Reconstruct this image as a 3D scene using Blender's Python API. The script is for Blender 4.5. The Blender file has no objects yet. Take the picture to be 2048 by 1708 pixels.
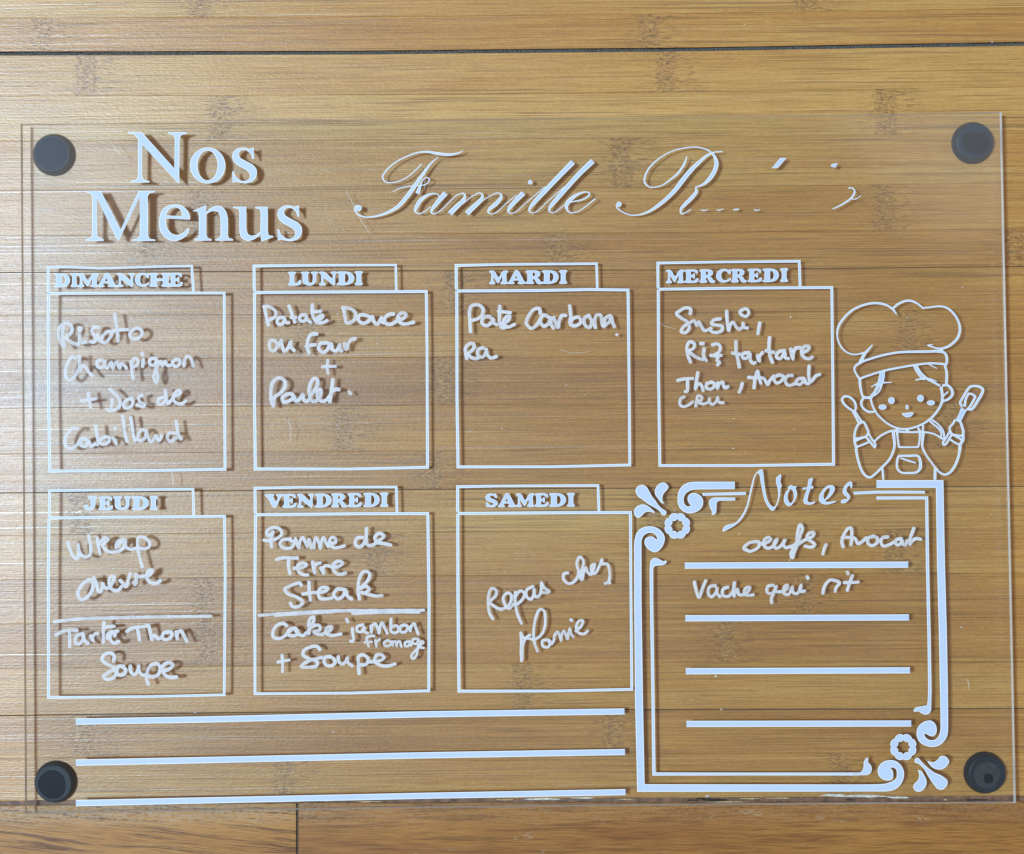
import bpy, bmesh, math, random
from mathutils import Vector
random.seed(7)
R = math.radians

# ---------------------------------------------------------------- camera, world, lamps
S = 0.0002142            # metres per photograph pixel on the board's upper face
CAMZ, ZR = 0.607, 0.007
scene = bpy.context.scene
cam_d = bpy.data.cameras.new("camera")
cam = bpy.data.objects.new("camera", cam_d)
scene.collection.objects.link(cam)
cam.location = (0, 0, CAMZ)
cam_d.sensor_width = 36
cam_d.lens = 36 * (CAMZ - ZR) / (2048 * S)
cam_d.clip_start, cam_d.clip_end = 0.01, 50
scene.camera = cam
world = bpy.data.worlds.new("World")
scene.world = world
world.use_nodes = True
bg = world.node_tree.nodes["Background"]
bg.inputs[0].default_value = (1.0, 0.94, 0.90, 1)
bg.inputs[1].default_value = 0.33

def lamp(name, loc, target, sx, sy, power, col):
    d = bpy.data.lights.new(name, 'AREA')
    d.shape = 'RECTANGLE'; d.size = sx; d.size_y = sy; d.energy = power; d.color = col
    o = bpy.data.objects.new(name, d); scene.collection.objects.link(o)
    o.location = loc
    o.rotation_euler = (Vector(target) - Vector(loc)).to_track_quat('-Z', 'Y').to_euler()
    return o
lamp("window_light", (-1.62, 0.12, 3.10), (0, 0.0, 0), 0.46, 0.56, 130.0, (0.52, 0.76, 1.0))
for nm, loc, sx, sy, rz, pw in (("haze_panel_right", (0.92, 0.74, 2.40), 0.60, 0.50, 35, 1.0),  # added unseen panels, each laying a hazy reflection on the sheet
                                ("haze_panel_left", (-0.86, 0.58, 2.40), 0.28, 0.44, 0, 0.45),
                                ("haze_panel_narrow", (0.38, 0.17, 2.40), 0.09, 0.27, 0, 0.045)):
    l_ = lamp(nm, loc, (loc[0], loc[1] - 0.0001, 0), sx, sy, pw, (0.95, 0.97, 1.0))
    l_.rotation_euler = (0, 0, R(rz))
scene.view_settings.view_transform = 'Standard'
scene.view_settings.look = 'None'
scene.view_settings.exposure = 0.0
scene.view_settings.gamma = 1.0

# ---------------------------------------------------------------- helpers
COL = scene.collection
SAG = 0.0027
def zb(px): # underside of the sheet: it sags between its feet
    u = (px - 1024) / 985.0
    return 0.0043 - SAG * (1 - u * u)
TH = 0.0025
def P(px, py, z):
    k = S * (CAMZ - z) / (CAMZ - ZR)
    return ((px - 1024) * k, (854 - py) * k, z)
def PT(px, py, dz=0.0):
    return P(px, py, zb(px) + TH + dz)

def link(name, me, parent=None, mats=()):
    o = bpy.data.objects.new(name, me); COL.objects.link(o)
    for m in mats: me.materials.append(m)
    if parent: o.parent = parent
    return o
def empty(name, label=None, cat=None, kind=None):
    o = bpy.data.objects.new(name, None); COL.objects.link(o); o.empty_display_size = 0.02
    if label: o['label'] = label
    if cat: o['category'] = cat
    if kind: o['kind'] = kind
    return o

# ---------------------------------------------------------------- materials
def new_mat(name):
    m = bpy.data.materials.new(name); m.use_nodes = True
    nt = m.node_tree; nt.nodes.clear()
    out = nt.nodes.new('ShaderNodeOutputMaterial')
    return m, nt, out
def N(nt, t, **kw):
    n = nt.nodes.new(t)
    for k, v in kw.items(): setattr(n, k, v)
    return n
def val(nt, sock, v):
    if isinstance(v, (int, float)): sock.default_value = v
    elif isinstance(v, tuple): sock.default_value = v
    else: nt.links.new(v, sock)
def mth(nt, op, a, b=0.0, c=None, clamp=False):
    n = N(nt, 'ShaderNodeMath', operation=op); n.use_clamp = clamp
    val(nt, n.inputs[0], a); val(nt, n.inputs[1], b)
    if c is not None: val(nt, n.inputs[2], c)
    return n.outputs[0]
def mixc(nt, f, a, b, bt='MIX'):
    n = N(nt, 'ShaderNodeMix', data_type='RGBA', blend_type=bt)
    val(nt, n.inputs['Factor'], f); val(nt, n.inputs['A'], a); val(nt, n.inputs['B'], b)
    return n.outputs['Result']
def sstep(nt, v, lo, hi, a=0.0, b=1.0):
    n = N(nt, 'ShaderNodeMapRange', interpolation_type='SMOOTHSTEP')
    val(nt, n.inputs[0], v); val(nt, n.inputs[1], lo); val(nt, n.inputs[2], hi)
    val(nt, n.inputs[3], a); val(nt, n.inputs[4], b)
    return n.outputs[0]
def noise(nt, vec, sx, sy, detail=2.0, rough=0.5, off=None, dist=0.0):
    mp = N(nt, 'ShaderNodeVectorMath', operation='MULTIPLY')
    nt.links.new(vec, mp.inputs[0]); mp.inputs[1].default_value = (sx, sy, 1)
    v = mp.outputs[0]
    if off is not None:
        ad = N(nt, 'ShaderNodeVectorMath', operation='ADD')
        nt.links.new(v, ad.inputs[0]); nt.links.new(off, ad.inputs[1]); v = ad.outputs[0]
    n = N(nt, 'ShaderNodeTexNoise'); n.inputs['Scale'].default_value = 1.0
    n.inputs['Detail'].default_value = detail; n.inputs['Roughness'].default_value = rough
    n.inputs['Distortion'].default_value = dist
    nt.links.new(v, n.inputs['Vector'])
    return n.outputs['Fac']
def attr(nt, name):
    n = N(nt, 'ShaderNodeAttribute', attribute_type='OBJECT', attribute_name=name)
    return n.outputs['Fac']

def bamboo_material():
    m, nt, out = new_mat("bamboo")
    L = nt.links.new
    tc = N(nt, 'ShaderNodeTexCoord')
    sep = N(nt, 'ShaderNodeSeparateXYZ'); L(tc.outputs['Object'], sep.inputs[0])
    x = sep.outputs[0]
    y = mth(nt, 'ADD', sep.outputs[1], mth(nt, 'MULTIPLY', x, -0.0085))
    cmb = N(nt, 'ShaderNodeCombineXYZ'); L(x, cmb.inputs[0]); L(y, cmb.inputs[1])
    seed = attr(nt, "seed")
    co = N(nt, 'ShaderNodeCombineXYZ'); L(mth(nt, 'MULTIPLY', seed, 13.7), co.inputs[0]); L(mth(nt, 'MULTIPLY', seed, 5.3), co.inputs[1]); L(seed, co.inputs[2])
    off = co.outputs[0]
    # nodes of the culm: position read from each strip
    wob = noise(nt, cmb.outputs[0], 60, 420, 2.0, 0.6, off)
    xw = mth(nt, 'ADD', x, mth(nt, 'MULTIPLY', mth(nt, 'SUBTRACT', wob, 0.5), 0.0060))
    band = None; near = None
    for a in ("node_a", "node_b", "node_c"):
        d = mth(nt, 'SUBTRACT', xw, attr(nt, a))
        ad = mth(nt, 'ABSOLUTE', d)
        b = sstep(nt, ad, 0.0038, 0.0050, 1.0, 0.0)
        nr = sstep(nt, mth(nt, 'ABSOLUTE', mth(nt, 'ADD', d, -0.003)), 0.004, 0.020, 1.0, 0.0)
        band = b if band is None else mth(nt, 'MAXIMUM', band, b)
        near = nr if near is None else mth(nt, 'MAXIMUM', near, nr)
    # vessel lines pushed about close to a node
    wav = noise(nt, cmb.outputs[0], 330, 700, 2.0, 0.6, off)
    yy = mth(nt, 'ADD', y, mth(nt, 'MULTIPLY', mth(nt, 'MULTIPLY', mth(nt, 'SUBTRACT', wav, 0.5), near), 0.0014))
    slow = noise(nt, cmb.outputs[0], 5, 8, 1.0, 0.5, off)
    yy = mth(nt, 'ADD', yy, mth(nt, 'MULTIPLY', slow, 0.0015))
    c2 = N(nt, 'ShaderNodeCombineXYZ'); L(x, c2.inputs[0]); L(yy, c2.inputs[1])
    g = c2.outputs[0]
    f1 = noise(nt, g, 17, 2200, 2.0, 0.5, off)
    f2 = noise(nt, g, 55, 3900, 2.0, 0.5, off)
    f0 = noise(nt, g, 8, 1100, 1.0, 0.5, off)
    mot = noise(nt, cmb.outputs[0], 420, 1500, 3.0, 0.6, off)
    f3 = noise(nt, g, 9, 330, 2.0, 0.5, off)
    big = noise(nt, g, 7, 45, 2.0, 0.5, off)
    fib_d = mth(nt, 'MAXIMUM', sstep(nt, f1, 0.54, 0.66), mth(nt, 'MULTIPLY', sstep(nt, f0, 0.64, 0.70), 0.9))
    fib_l = sstep(nt, f1, 0.46, 0.33)
    dens = sstep(nt, f3, 0.36, 0.60, 0.45, 1.15)
    fine_d = sstep(nt, f2, 0.50, 0.64)
    # short dark dashes near nodes
    f4 = noise(nt, g, 210, 1900, 2.0, 0.6, off)
    dash = mth(nt, 'MULTIPLY', sstep(nt, f4, 0.53, 0.63), near)
    gr = noise(nt, cmb.outputs[0], 640, 1350, 2.0, 0.6, off)
    grd = mth(nt, 'MULTIPLY', sstep(nt, gr, 0.56, 0.63), band)
    grl = mth(nt, 'MULTIPLY', sstep(nt, gr, 0.46, 0.34), band)
    tone = attr(nt, "tone")
    t = mth(nt, 'ADD', tone, mth(nt, 'MULTIPLY', mth(nt, 'SUBTRACT', big, 0.5), 0.85))
    t = mth(nt, 'ADD', t, mth(nt, 'MULTIPLY', mth(nt, 'SUBTRACT', f3, 0.5), 0.42))
    t = mth(nt, 'ADD', t, mth(nt, 'MULTIPLY', mth(nt, 'SUBTRACT', mot, 0.5), 0.9), clamp=True)
    ramp = N(nt, 'ShaderNodeValToRGB'); L(t, ramp.inputs[0])
    e = ramp.color_ramp.elements
    e[0].position = 0.0; e[0].color = (0.370, 0.141, 0.030, 1)
    e[1].position = 1.0; e[1].color = (0.665, 0.372, 0.100, 1)
    k = ramp.color_ramp.elements.new(0.5); k.color = (0.545, 0.240, 0.044, 1)
    c = ramp.outputs[0]
    c = mixc(nt, mth(nt, 'MULTIPLY', mth(nt, 'MULTIPLY', fib_d, dens), 0.74), c, (0.270, 0.118, 0.026, 1))
    c = mixc(nt, mth(nt, 'MULTIPLY', fib_l, 0.30), c, (0.771, 0.442, 0.130, 1))
    c = mixc(nt, mth(nt, 'MULTIPLY', fine_d, 0.42), c, (0.270, 0.125, 0.030, 1))
    c = mixc(nt, mth(nt, 'MULTIPLY', band, 0.50), c, (0.400, 0.180, 0.045, 1))
    c = mixc(nt, mth(nt, 'MULTIPLY', dash, 0.75), c, (0.225, 0.100, 0.028, 1))
    c = mixc(nt, mth(nt, 'MULTIPLY', grd, 0.74), c, (0.190, 0.078, 0.022, 1))
    c = mixc(nt, mth(nt, 'MULTIPLY', grl, 0.42), c, (0.771, 0.461, 0.130, 1))
    # tiny worn pits
    vo = N(nt, 'ShaderNodeTexVoronoi'); vo.inputs['Scale'].default_value = 62.0; L(tc.outputs['Object'], vo.inputs['Vector'])
    sc = N(nt, 'ShaderNodeSeparateColor'); L(vo.outputs['Color'], sc.inputs[0])
    pit = mth(nt, 'MULTIPLY', sstep(nt, vo.outputs['Distance'], 0.012, 0.026, 1.0, 0.0), mth(nt, 'GREATER_THAN', sc.outputs[0], 0.72))
    c = mixc(nt, mth(nt, 'MULTIPLY', pit, 0.75), c, (0.072, 0.030, 0.012, 1))
    bs = N(nt, 'ShaderNodeBsdfPrincipled')
    L(c, bs.inputs['Base Color'])
    # worn varnish: ribs along the grain plus a fine hammered peel
    peel = noise(nt, cmb.outputs[0], 520, 1050, 3.0, 0.66)
    wear = noise(nt, cmb.outputs[0], 14, 60, 3.0, 0.6)
    rib = mth(nt, 'MULTIPLY', sstep(nt, noise(nt, g, 5, 2100, 1.0, 0.5, off), 0.66, 0.72), sstep(nt, wear, 0.35, 0.6, 0.3, 1.0))
    val(nt, bs.inputs['Roughness'], mth(nt, 'ADD', 0.375, mth(nt, 'MULTIPLY', mth(nt, 'SUBTRACT', wear, 0.5), 0.14)))
    bs.inputs['IOR'].default_value = 1.54
    val(nt, bs.inputs['Specular IOR Level'], mth(nt, 'ADD', 0.80, mth(nt, 'MULTIPLY', rib, 1.4)))
    h = mth(nt, 'ADD', mth(nt, 'MULTIPLY', f1, 0.62), mth(nt, 'MULTIPLY', f2, 0.25))
    h = mth(nt, 'ADD', h, mth(nt, 'MULTIPLY', peel, 0.85))
    h = mth(nt, 'SUBTRACT', h, mth(nt, 'MULTIPLY', pit, 0.5))
    h = mth(nt, 'SUBTRACT', h, mth(nt, 'MULTIPLY', grd, 0.25))
    bp = N(nt, 'ShaderNodeBump'); bp.inputs['Strength'].default_value = 1.0; bp.inputs['Distance'].default_value = 0.00012
    L(h, bp.inputs['Height']); L(bp.outputs[0], bs.inputs['Normal'])
    L(bs.outputs[0], out.inputs[0])
    return m

def oak_material():
    m, nt, out = new_mat("oak")
    L = nt.links.new
    tc = N(nt, 'ShaderNodeTexCoord')
    seed = attr(nt, "seed")
    co = N(nt, 'ShaderNodeCombineXYZ'); L(mth(nt, 'MULTIPLY', seed, 3.1), co.inputs[0]); L(seed, co.inputs[1])
    sep = N(nt, 'ShaderNodeSeparateXYZ'); L(tc.outputs['Object'], sep.inputs[0])
    wv = noise(nt, tc.outputs['Object'], 22, 90, 2.0, 0.5, co.outputs[0])
    y = mth(nt, 'ADD', sep.outputs[1], mth(nt, 'MULTIPLY', wv, 0.0048))
    y = mth(nt, 'ADD', y, mth(nt, 'MULTIPLY', sep.outputs[0], attr(nt, "slant")))
    cm = N(nt, 'ShaderNodeCombineXYZ'); L(sep.outputs[0], cm.inputs[0]); L(y, cm.inputs[1]); g = cm.outputs[0]
    a = noise(nt, g, 20, 560, 5.0, 0.62, co.outputs[0])
    b = noise(nt, g, 60, 2900, 3.0, 0.6, co.outputs[0])
    big = noise(nt, g, 10, 70, 2.0, 0.5, co.outputs[0])
    t = mth(nt, 'ADD', attr(nt, "tone"), mth(nt, 'MULTIPLY', mth(nt, 'SUBTRACT', big, 0.5), 0.9), clamp=True)
    c = mixc(nt, t, (0.303, 0.111, 0.024, 1), (0.641, 0.307, 0.068, 1))
    c = mixc(nt, mth(nt, 'MULTIPLY', sstep(nt, a, 0.50, 0.62), attr(nt, "figure")), c, (0.128, 0.043, 0.012, 1))
    c = mixc(nt, mth(nt, 'MULTIPLY', sstep(nt, b, 0.50, 0.62), 0.65), c, (0.157, 0.057, 0.015, 1))
    c = mixc(nt, mth(nt, 'MULTIPLY', sstep(nt, b, 0.46, 0.34), 0.22), c, (0.678, 0.355, 0.103, 1))
    # scuffed pale wear
    w = noise(nt, tc.outputs['Object'], 50, 110, 4.0, 0.65)
    wn = noise(nt, tc.outputs['Object'], 420, 900, 3.0, 0.65)
    edge = sstep(nt, sep.outputs[1], -0.176, -0.166)
    lft = sstep(nt, sep.outputs[0], -0.04, -0.15)
    wear = mth(nt, 'MULTIPLY', mth(nt, 'ADD', sstep(nt, w, 0.60, 0.68, 0.0, 0.55), mth(nt, 'MULTIPLY', edge, mth(nt, 'ADD', mth(nt, 'MULTIPLY', lft, 0.7), 0.22))), sstep(nt, wn, 0.42, 0.56))
    c = mixc(nt, mth(nt, 'MULTIPLY', wear, 0.75, clamp=True), c, (0.509, 0.355, 0.214, 1))
    bs = N(nt, 'ShaderNodeBsdfPrincipled'); L(c, bs.inputs['Base Color'])
    bs.inputs['Roughness'].default_value = 0.36
    h = mth(nt, 'ADD', mth(nt, 'MULTIPLY', a, 0.5), mth(nt, 'MULTIPLY', b, 0.4))
    h = mth(nt, 'ADD', h, mth(nt, 'MULTIPLY', wn, 0.35))
    bp = N(nt, 'ShaderNodeBump'); bp.inputs['Strength'].default_value = 1.0; bp.inputs['Distance'].default_value = 0.00014
    L(h, bp.inputs['Height']); L(bp.outputs[0], bs.inputs['Normal'])
    L(bs.outputs[0], out.inputs[0])
    return m

def simple(name, col, rough=0.5, spec=0.5, nscale=0, namt=0.0, bump=0.0):
    m, nt, out = new_mat(name)
    bs = N(nt, 'ShaderNodeBsdfPrincipled')
    bs.inputs['Roughness'].default_value = rough
    bs.inputs['Specular IOR Level'].default_value = spec
    bs.inputs['Base Color'].default_value = (*col, 1)
    if nscale:
        tc = N(nt, 'ShaderNodeTexCoord')
        f = noise(nt, tc.outputs['Object'], nscale, nscale, 4.0, 0.6)
        dk = tuple(v * (1 - namt) for v in col) + (1,)
        lt = tuple(min(1, v * (1 + namt)) for v in col) + (1,)
        c = mixc(nt, sstep(nt, f, 0.3, 0.7), dk, lt)
        nt.links.new(c, bs.inputs['Base Color'])
        if bump:
            bp = N(nt, 'ShaderNodeBump'); bp.inputs['Distance'].default_value = bump
            nt.links.new(f, bp.inputs['Height']); nt.links.new(bp.outputs[0], bs.inputs['Normal'])
    nt.links.new(bs.outputs[0], out.inputs[0])
    return m

def acrylic_material():
    m, nt, out = new_mat("clear_acrylic")
    L = nt.links.new
    ge = N(nt, 'ShaderNodeNewGeometry')
    dt = N(nt, 'ShaderNodeVectorMath', operation='DOT_PRODUCT')
    L(ge.outputs['Incoming'], dt.inputs[0]); L(ge.outputs['Normal'], dt.inputs[1])
    c = mth(nt, 'ABSOLUTE', dt.outputs['Value'])
    f = mth(nt, 'ADD', 0.037, mth(nt, 'MULTIPLY', mth(nt, 'POWER', mth(nt, 'SUBTRACT', 1.0, c), 5.0), 0.958), clamp=True)
    tr = N(nt, 'ShaderNodeBsdfTransparent'); tr.inputs[0].default_value = (0.985, 0.992, 0.99, 1)
    gl = N(nt, 'ShaderNodeBsdfGlossy'); gl.inputs['Roughness'].default_value = 0.105
    tc = N(nt, 'ShaderNodeTexCoord')
    n = noise(nt, tc.outputs['Object'], 16, 16, 2.0, 0.5)
    bp = N(nt, 'ShaderNodeBump'); bp.inputs['Distance'].default_value = 0.00012; bp.inputs['Strength'].default_value = 0.6
    L(n, bp.inputs['Height']); L(bp.outputs[0], gl.inputs['Normal'])
    mx = N(nt, 'ShaderNodeMixShader'); L(f, mx.inputs[0]); L(tr.outputs[0], mx.inputs[1]); L(gl.outputs[0], mx.inputs[2])
    sm_ = noise(nt, tc.outputs['Object'], 9, 13, 3.0, 0.6, None, 0.6)
    st_ = noise(nt, tc.outputs['Object'], 60, 35, 4.0, 0.65, None, 0.8)
    film_ = mth(nt, 'MULTIPLY', sstep(nt, sm_, 0.42, 0.68), sstep(nt, st_, 0.38, 0.66, 0.2, 1.0))
    df = N(nt, 'ShaderNodeBsdfDiffuse'); df.inputs[0].default_value = (0.95, 0.95, 0.95, 1)
    m3 = N(nt, 'ShaderNodeMixShader'); L(mth(nt, 'MULTIPLY', film_, 0.009), m3.inputs[0]); L(mx.outputs[0], m3.inputs[1]); L(df.outputs[0], m3.inputs[2])
    L(m3.outputs[0], out.inputs[0])
    return m
def edge_material():
    m, nt, out = new_mat("acrylic_cut_edge")
    L = nt.links.new
    tr = N(nt, 'ShaderNodeBsdfTransparent'); tr.inputs[0].default_value = (0.55, 0.57, 0.56, 1)
    df = N(nt, 'ShaderNodeBsdfDiffuse'); df.inputs[0].default_value = (0.92, 0.88, 0.84, 1)
    gl = N(nt, 'ShaderNodeBsdfGlossy'); gl.inputs['Roughness'].default_value = 0.3; gl.inputs[0].default_value = (0.9, 0.9, 0.9, 1)
    m1 = N(nt, 'ShaderNodeMixShader'); m1.inputs[0].default_value = 0.25; L(df.outputs[0], m1.inputs[1]); L(gl.outputs[0], m1.inputs[2])
    m2 = N(nt, 'ShaderNodeMixShader'); m2.inputs[0].default_value = 0.95; L(tr.outputs[0], m2.inputs[1]); L(m1.outputs[0], m2.inputs[2])
    L(m2.outputs[0], out.inputs[0])
    return m

BAMBOO = bamboo_material()
OAK = oak_material()
DARK = simple("joint_dirt", (0.085, 0.085, 0.085), 0.9, 0.2, 900, 0.7)
LEDGE = simple("stained_edge_wood", (0.22, 0.105, 0.055), 0.5, 0.5, 260, 0.5)
VINYL = simple("vinyl_white", (0.60, 0.67, 0.81), 0.55, 0.3, 40, 0.015)
VRIM = simple("vinyl_halo", (0.97, 0.97, 0.96), 0.55, 0.3)  # bright halo around the print, painted as a paler rim of the same vinyl
def ink_material():
    m, nt, out = new_mat("chalk_ink")
    tc = N(nt, 'ShaderNodeTexCoord')
    f = noise(nt, tc.outputs['Object'], 900, 900, 3.0, 0.6)
    g = noise(nt, tc.outputs['Object'], 120, 120, 2.0, 0.5)
    d = N(nt, 'ShaderNodeBsdfDiffuse'); d.inputs[0].default_value = (0.80, 0.76, 0.75, 1)
    t = N(nt, 'ShaderNodeBsdfTransparent')
    mx = N(nt, 'ShaderNodeMixShader')
    val(nt, mx.inputs[0], mth(nt, 'SUBTRACT', 0.96, mth(nt, 'ADD', sstep(nt, f, 0.40, 0.75, 0.0, 0.24), sstep(nt, g, 0.45, 0.65, 0.0, 0.14))))
    nt.links.new(t.outputs[0], mx.inputs[1]); nt.links.new(d.outputs[0], mx.inputs[2]); nt.links.new(mx.outputs[0], out.inputs[0])
    return m
INK = ink_material()
RUBBER = simple("black_rubber", (0.010, 0.019, 0.030), 0.42, 0.35, 300, 0.25, 0.00002)
PATCH = simple("pressed_rubber", (0.004, 0.009, 0.018), 0.5, 0.10, 500, 0.2)
GLUE = simple("dull_glue_film", (0.050, 0.048, 0.054), 0.7, 0.15, 600, 0.25)
GLUE2 = simple("slate_glue_film", (0.012, 0.030, 0.056), 0.7, 0.12, 600, 0.2)
SPECK = simple("pale_crumb", (0.75, 0.70, 0.62), 0.6)
ACR = acrylic_material()
EDGE = edge_material()

# ---------------------------------------------------------------- floor
def slab(name, quad, ztop, thick, parent, mat, bevel=0.00025, nx=1, props=None):
    """quad: list of (px, py_top, py_bottom) stations from left to right"""
    bm = bmesh.new()
    prev = None
    for (px, y0, y1) in quad:
        ring = []
        for (yy, zz) in ((y0, -thick), (y0, -bevel), (y0 + bevel / S, 0), (y1 - bevel / S, 0), (y1, -bevel), (y1, -thick)):
            x3, y3, _ = P(px, yy, 0.0)
            ring.append(bm.verts.new((x3, y3, ztop + zz)))
        if prev:
            for i in range(5):
                bm.faces.new((prev[i], prev[i + 1], ring[i + 1], ring[i]))
        else:
            bm.faces.new(ring)
        prev = ring
    bm.faces.new(list(reversed(prev)))
    bmesh.ops.recalc_face_normals(bm, faces=bm.faces)
    me = bpy.data.meshes.new(name); bm.to_mesh(me); bm.free()
    o = link(name, me, parent, (mat,))
    for k, v in (props or {}).items(): o[k] = v
    return o

floor = empty("bamboo_floor", "worn varnished bamboo plank floor with pale silvery glare at the left", None, 'structure')
del floor['label']
base = bpy.data.meshes.new("subfloor")
base.from_pydata([(-1.0, -1.0, -0.004), (1.0, -1.0, -0.004), (1.0, 1.0, -0.004), (-1.0, 1.0, -0.004)], [], [(0, 1, 2, 3)])
link("subfloor", base, floor, (DARK,))

X0, X1 = -700, 2750
XS = [X0, 0, 350, 700, 1050, 1400, 1750, 2048, X1]
def seam(pts):
    pts = sorted(pts)
    def f(x):
        if x <= pts[0][0]: a, b = pts[0], pts[1]
        elif x >= pts[-1][0]: a, b = pts[-2], pts[-1]
        else:
            for a, b in zip(pts, pts[1:]):
                if a[0] <= x <= b[0]: break
        return a[1] + (b[1] - a[1]) * (x - a[0]) / (b[0] - a[0])
    return f
s_a = seam([(0, 107.5), (700, 105.5), (1380, 99), (2048, 87.5)])
s_b = seam([(0, 545.5), (850, 541.5), (1250, 541), (2000, 533.5)])
s_c = seam([(0, 986), (400, 982), (850, 979), (1290, 976), (2040, 973)])
s_d = seam([(0, 1431), (400, 1426), (850, 1421), (1270, 1419), (2040, 1417)])
s_e = seam([(0, 1602), (1024, 1597), (2048, 1592)])
up = lambda f, d: (lambda x: f(x) - d)
planks = [
 (up(s_a, 440), s_a, 0.8, 4.2, [(0, .2, .6, []), (.2, .4, .5, [900]), (.4, .6, .7, []), (.6, .845, .74, [400, 1612, 2400]), (.845, 1, .55, [85, 1297, 2500])]),
 (s_a, s_b, 3.4, 0.8, [(0, .187, .74, [172, 1332, 2300]), (.187, .395, .82, [440, 1772]), (.395, .622, .62, [-200, 1242, 2450]), (.622, .83, .55, [398, 1768]), (.83, 1, .42, [288, 1114, 2028])]),
 (s_b, s_c, 0.7, 0.8, [(0, .195, .45, [-60, 912, 2380]), (.195, .395, .50, [608, 1815]), (.395, .615, .26, [-150, 884, 2300]), (.615, .825, .42, [688, 1897]), (.825, 1, .40, [862, 2120])]),
 (s_c, s_d, 0.8, 0.8, [(0, .19, .66, [160, 1312, 2500]), (.19, .39, .60, [752, 1790]), (.39, .59, .42, [408, 1608]), (.59, .79, .38, [412, 1450, 2350]), (.79, 1, .58, [1045, 2200])]),
 (s_d, s_e, 1.1, 0.5, [(0, .5, .34, [166, 1225, 2300]), (.5, 1, .62, [566, 1680])]),
]
k = 0
for pi, (f0, f1, g0, g1, strips) in enumerate(planks):
    if pi == 4:
        re_ = random.Random(5); dd = {x: re_.uniform(-0.9, 0.7) for x in range(X0, X1 + 1)}
        XS = [X0] + list(range(0, 2049, 24)) + [X1]; f1 = lambda x: s_e(x) + dd[x]
    pl = slab("floor_plank", [(x, f0(x) + g0, f1(x) - g1) for x in XS], -0.0006, 0.0030, floor, DARK)
    for si, (a, b, tone, nodes) in enumerate(strips):
        st = []
        for x in XS:
            h0, h1 = f0(x) + g0, f1(x) - g1
            st.append((x, h0 + (h1 - h0) * a + (0.12 if si else 0), h0 + (h1 - h0) * b - (0.12 if si < len(strips) - 1 else 0)))
        nd = [(n - 1024) * S * (CAMZ) / (CAMZ - ZR) for n in nodes] + [9.0, 9.0, 9.0]
        zt = random.uniform(-0.00003, 0.00003)
        slab("bamboo_strip", st, zt, 0.0020, pl, BAMBOO, bevel=0.00010,
             props={"seed": float(k * 1.37 + 2), "tone": tone, "node_a": nd[0], "node_b": nd[1], "node_c": nd[2]})
        k += 1

FILL = simple("joint_lint", (0.10, 0.095, 0.085), 0.95, 0.1, 1500, 0.75, 0.0002)
GRIME = simple("joint_grime", (0.10, 0.075, 0.05), 0.9, 0.2, 1200, 0.5)
XJ = [X0] + list(range(0, 2049, 32)) + [X1]
rj = random.Random(21)
slab("joint_filler", [(x, s_a(x) - 3 + rj.uniform(-.6, .6), s_a(x) + 3.2) for x in XJ], -0.00042, 0.0005, floor, FILL, bevel=0.00003)
for q, f_ in enumerate((s_b, s_c, s_d)):
    slab("joint_filler", [(x, f_(x) - 2, f_(x) + 2) for x in XJ], -0.00030, 0.0005, floor, GRIME, bevel=0.00003)
def jag(f, amp, sd):
    rr = random.Random(sd); d = {}
    return lambda x: f(x) + d.setdefault(x, rr.uniform(-amp, amp))
XS = [X0, 0, 350, 700, 1050, 1400, 1750, 2048, X1]
oakf = empty("oak_floor", None, None, 'structure')
s_f = seam([(0, 1611.5), (600, 1606), (1024, 1605.5), (2048, 1604)])
def ragged(f, amp, seedv):
    rr = random.Random(seedv)
    return lambda x: f(x) + rr.uniform(-amp, amp)
xs1 = [X0] + list(range(-300, 590, 30)) + [592]
xs2 = [597] + list(range(620, 2300, 30)) + [X1]
r1, r2 = ragged(s_f, 0.9, 3), ragged(s_f, 1.2, 4)
slab("oak_plank", [(x, r1(x), 2250) for x in xs1], 0.0001, 0.003, oakf, OAK, bevel=0.0003, props={"seed": 4.0, "tone": 0.58, "slant": 0.10, "figure": 0.85})
slab("oak_plank", [(x, r2(x), 2250) for x in xs2], 0.0, 0.003, oakf, OAK, bevel=0.0003, props={"seed": 9.0, "tone": 0.26, "slant": 0.0, "figure": 0.50})
slab("joint_filler", [(590, s_f(590) + 2, 2240), (599, s_f(599) + 2, 2240)], -0.0005, 0.002, oakf, GRIME, bevel=0.00005)
slab("stained_ledge", [(x, s_e(x) - 1.5, s_f(x) + 3) for x in XS], -0.0010, 0.002, oakf, LEDGE, bevel=0.0002)
# chipped pale filler along the ledge
def chips(name, n, fx, fy, zf, smin, smax, mat, parent, stretch=1.0, flat=0.4, sd=1):
    rr = random.Random(sd); bm = bmesh.new()
    for i in range(n):
        px, py = fx(rr), 0; py = fy(rr, px)
        r = rr.uniform(smin, smax) * S; a = rr.uniform(0, 6.28)
        cx, cy, z = P(px, py, zf(px))
        top = []; bot = []
        m = 6
        for j in range(m):
            t = a + j * 6.283 / m; q = r * rr.uniform(0.6, 1.2)
            vx, vy = cx + math.cos(t) * q * stretch, cy + math.sin(t) * q
            bot.append(bm.verts.new((vx, vy, z)))
        apex = bm.verts.new((cx, cy, z + r * flat))
        for j in range(m): bm.faces.new((bot[j], bot[(j + 1) % m], apex))
    me = bpy.data.meshes.new(name); bm.to_mesh(me); bm.free()
    return link(name, me, parent, (mat,))

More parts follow.
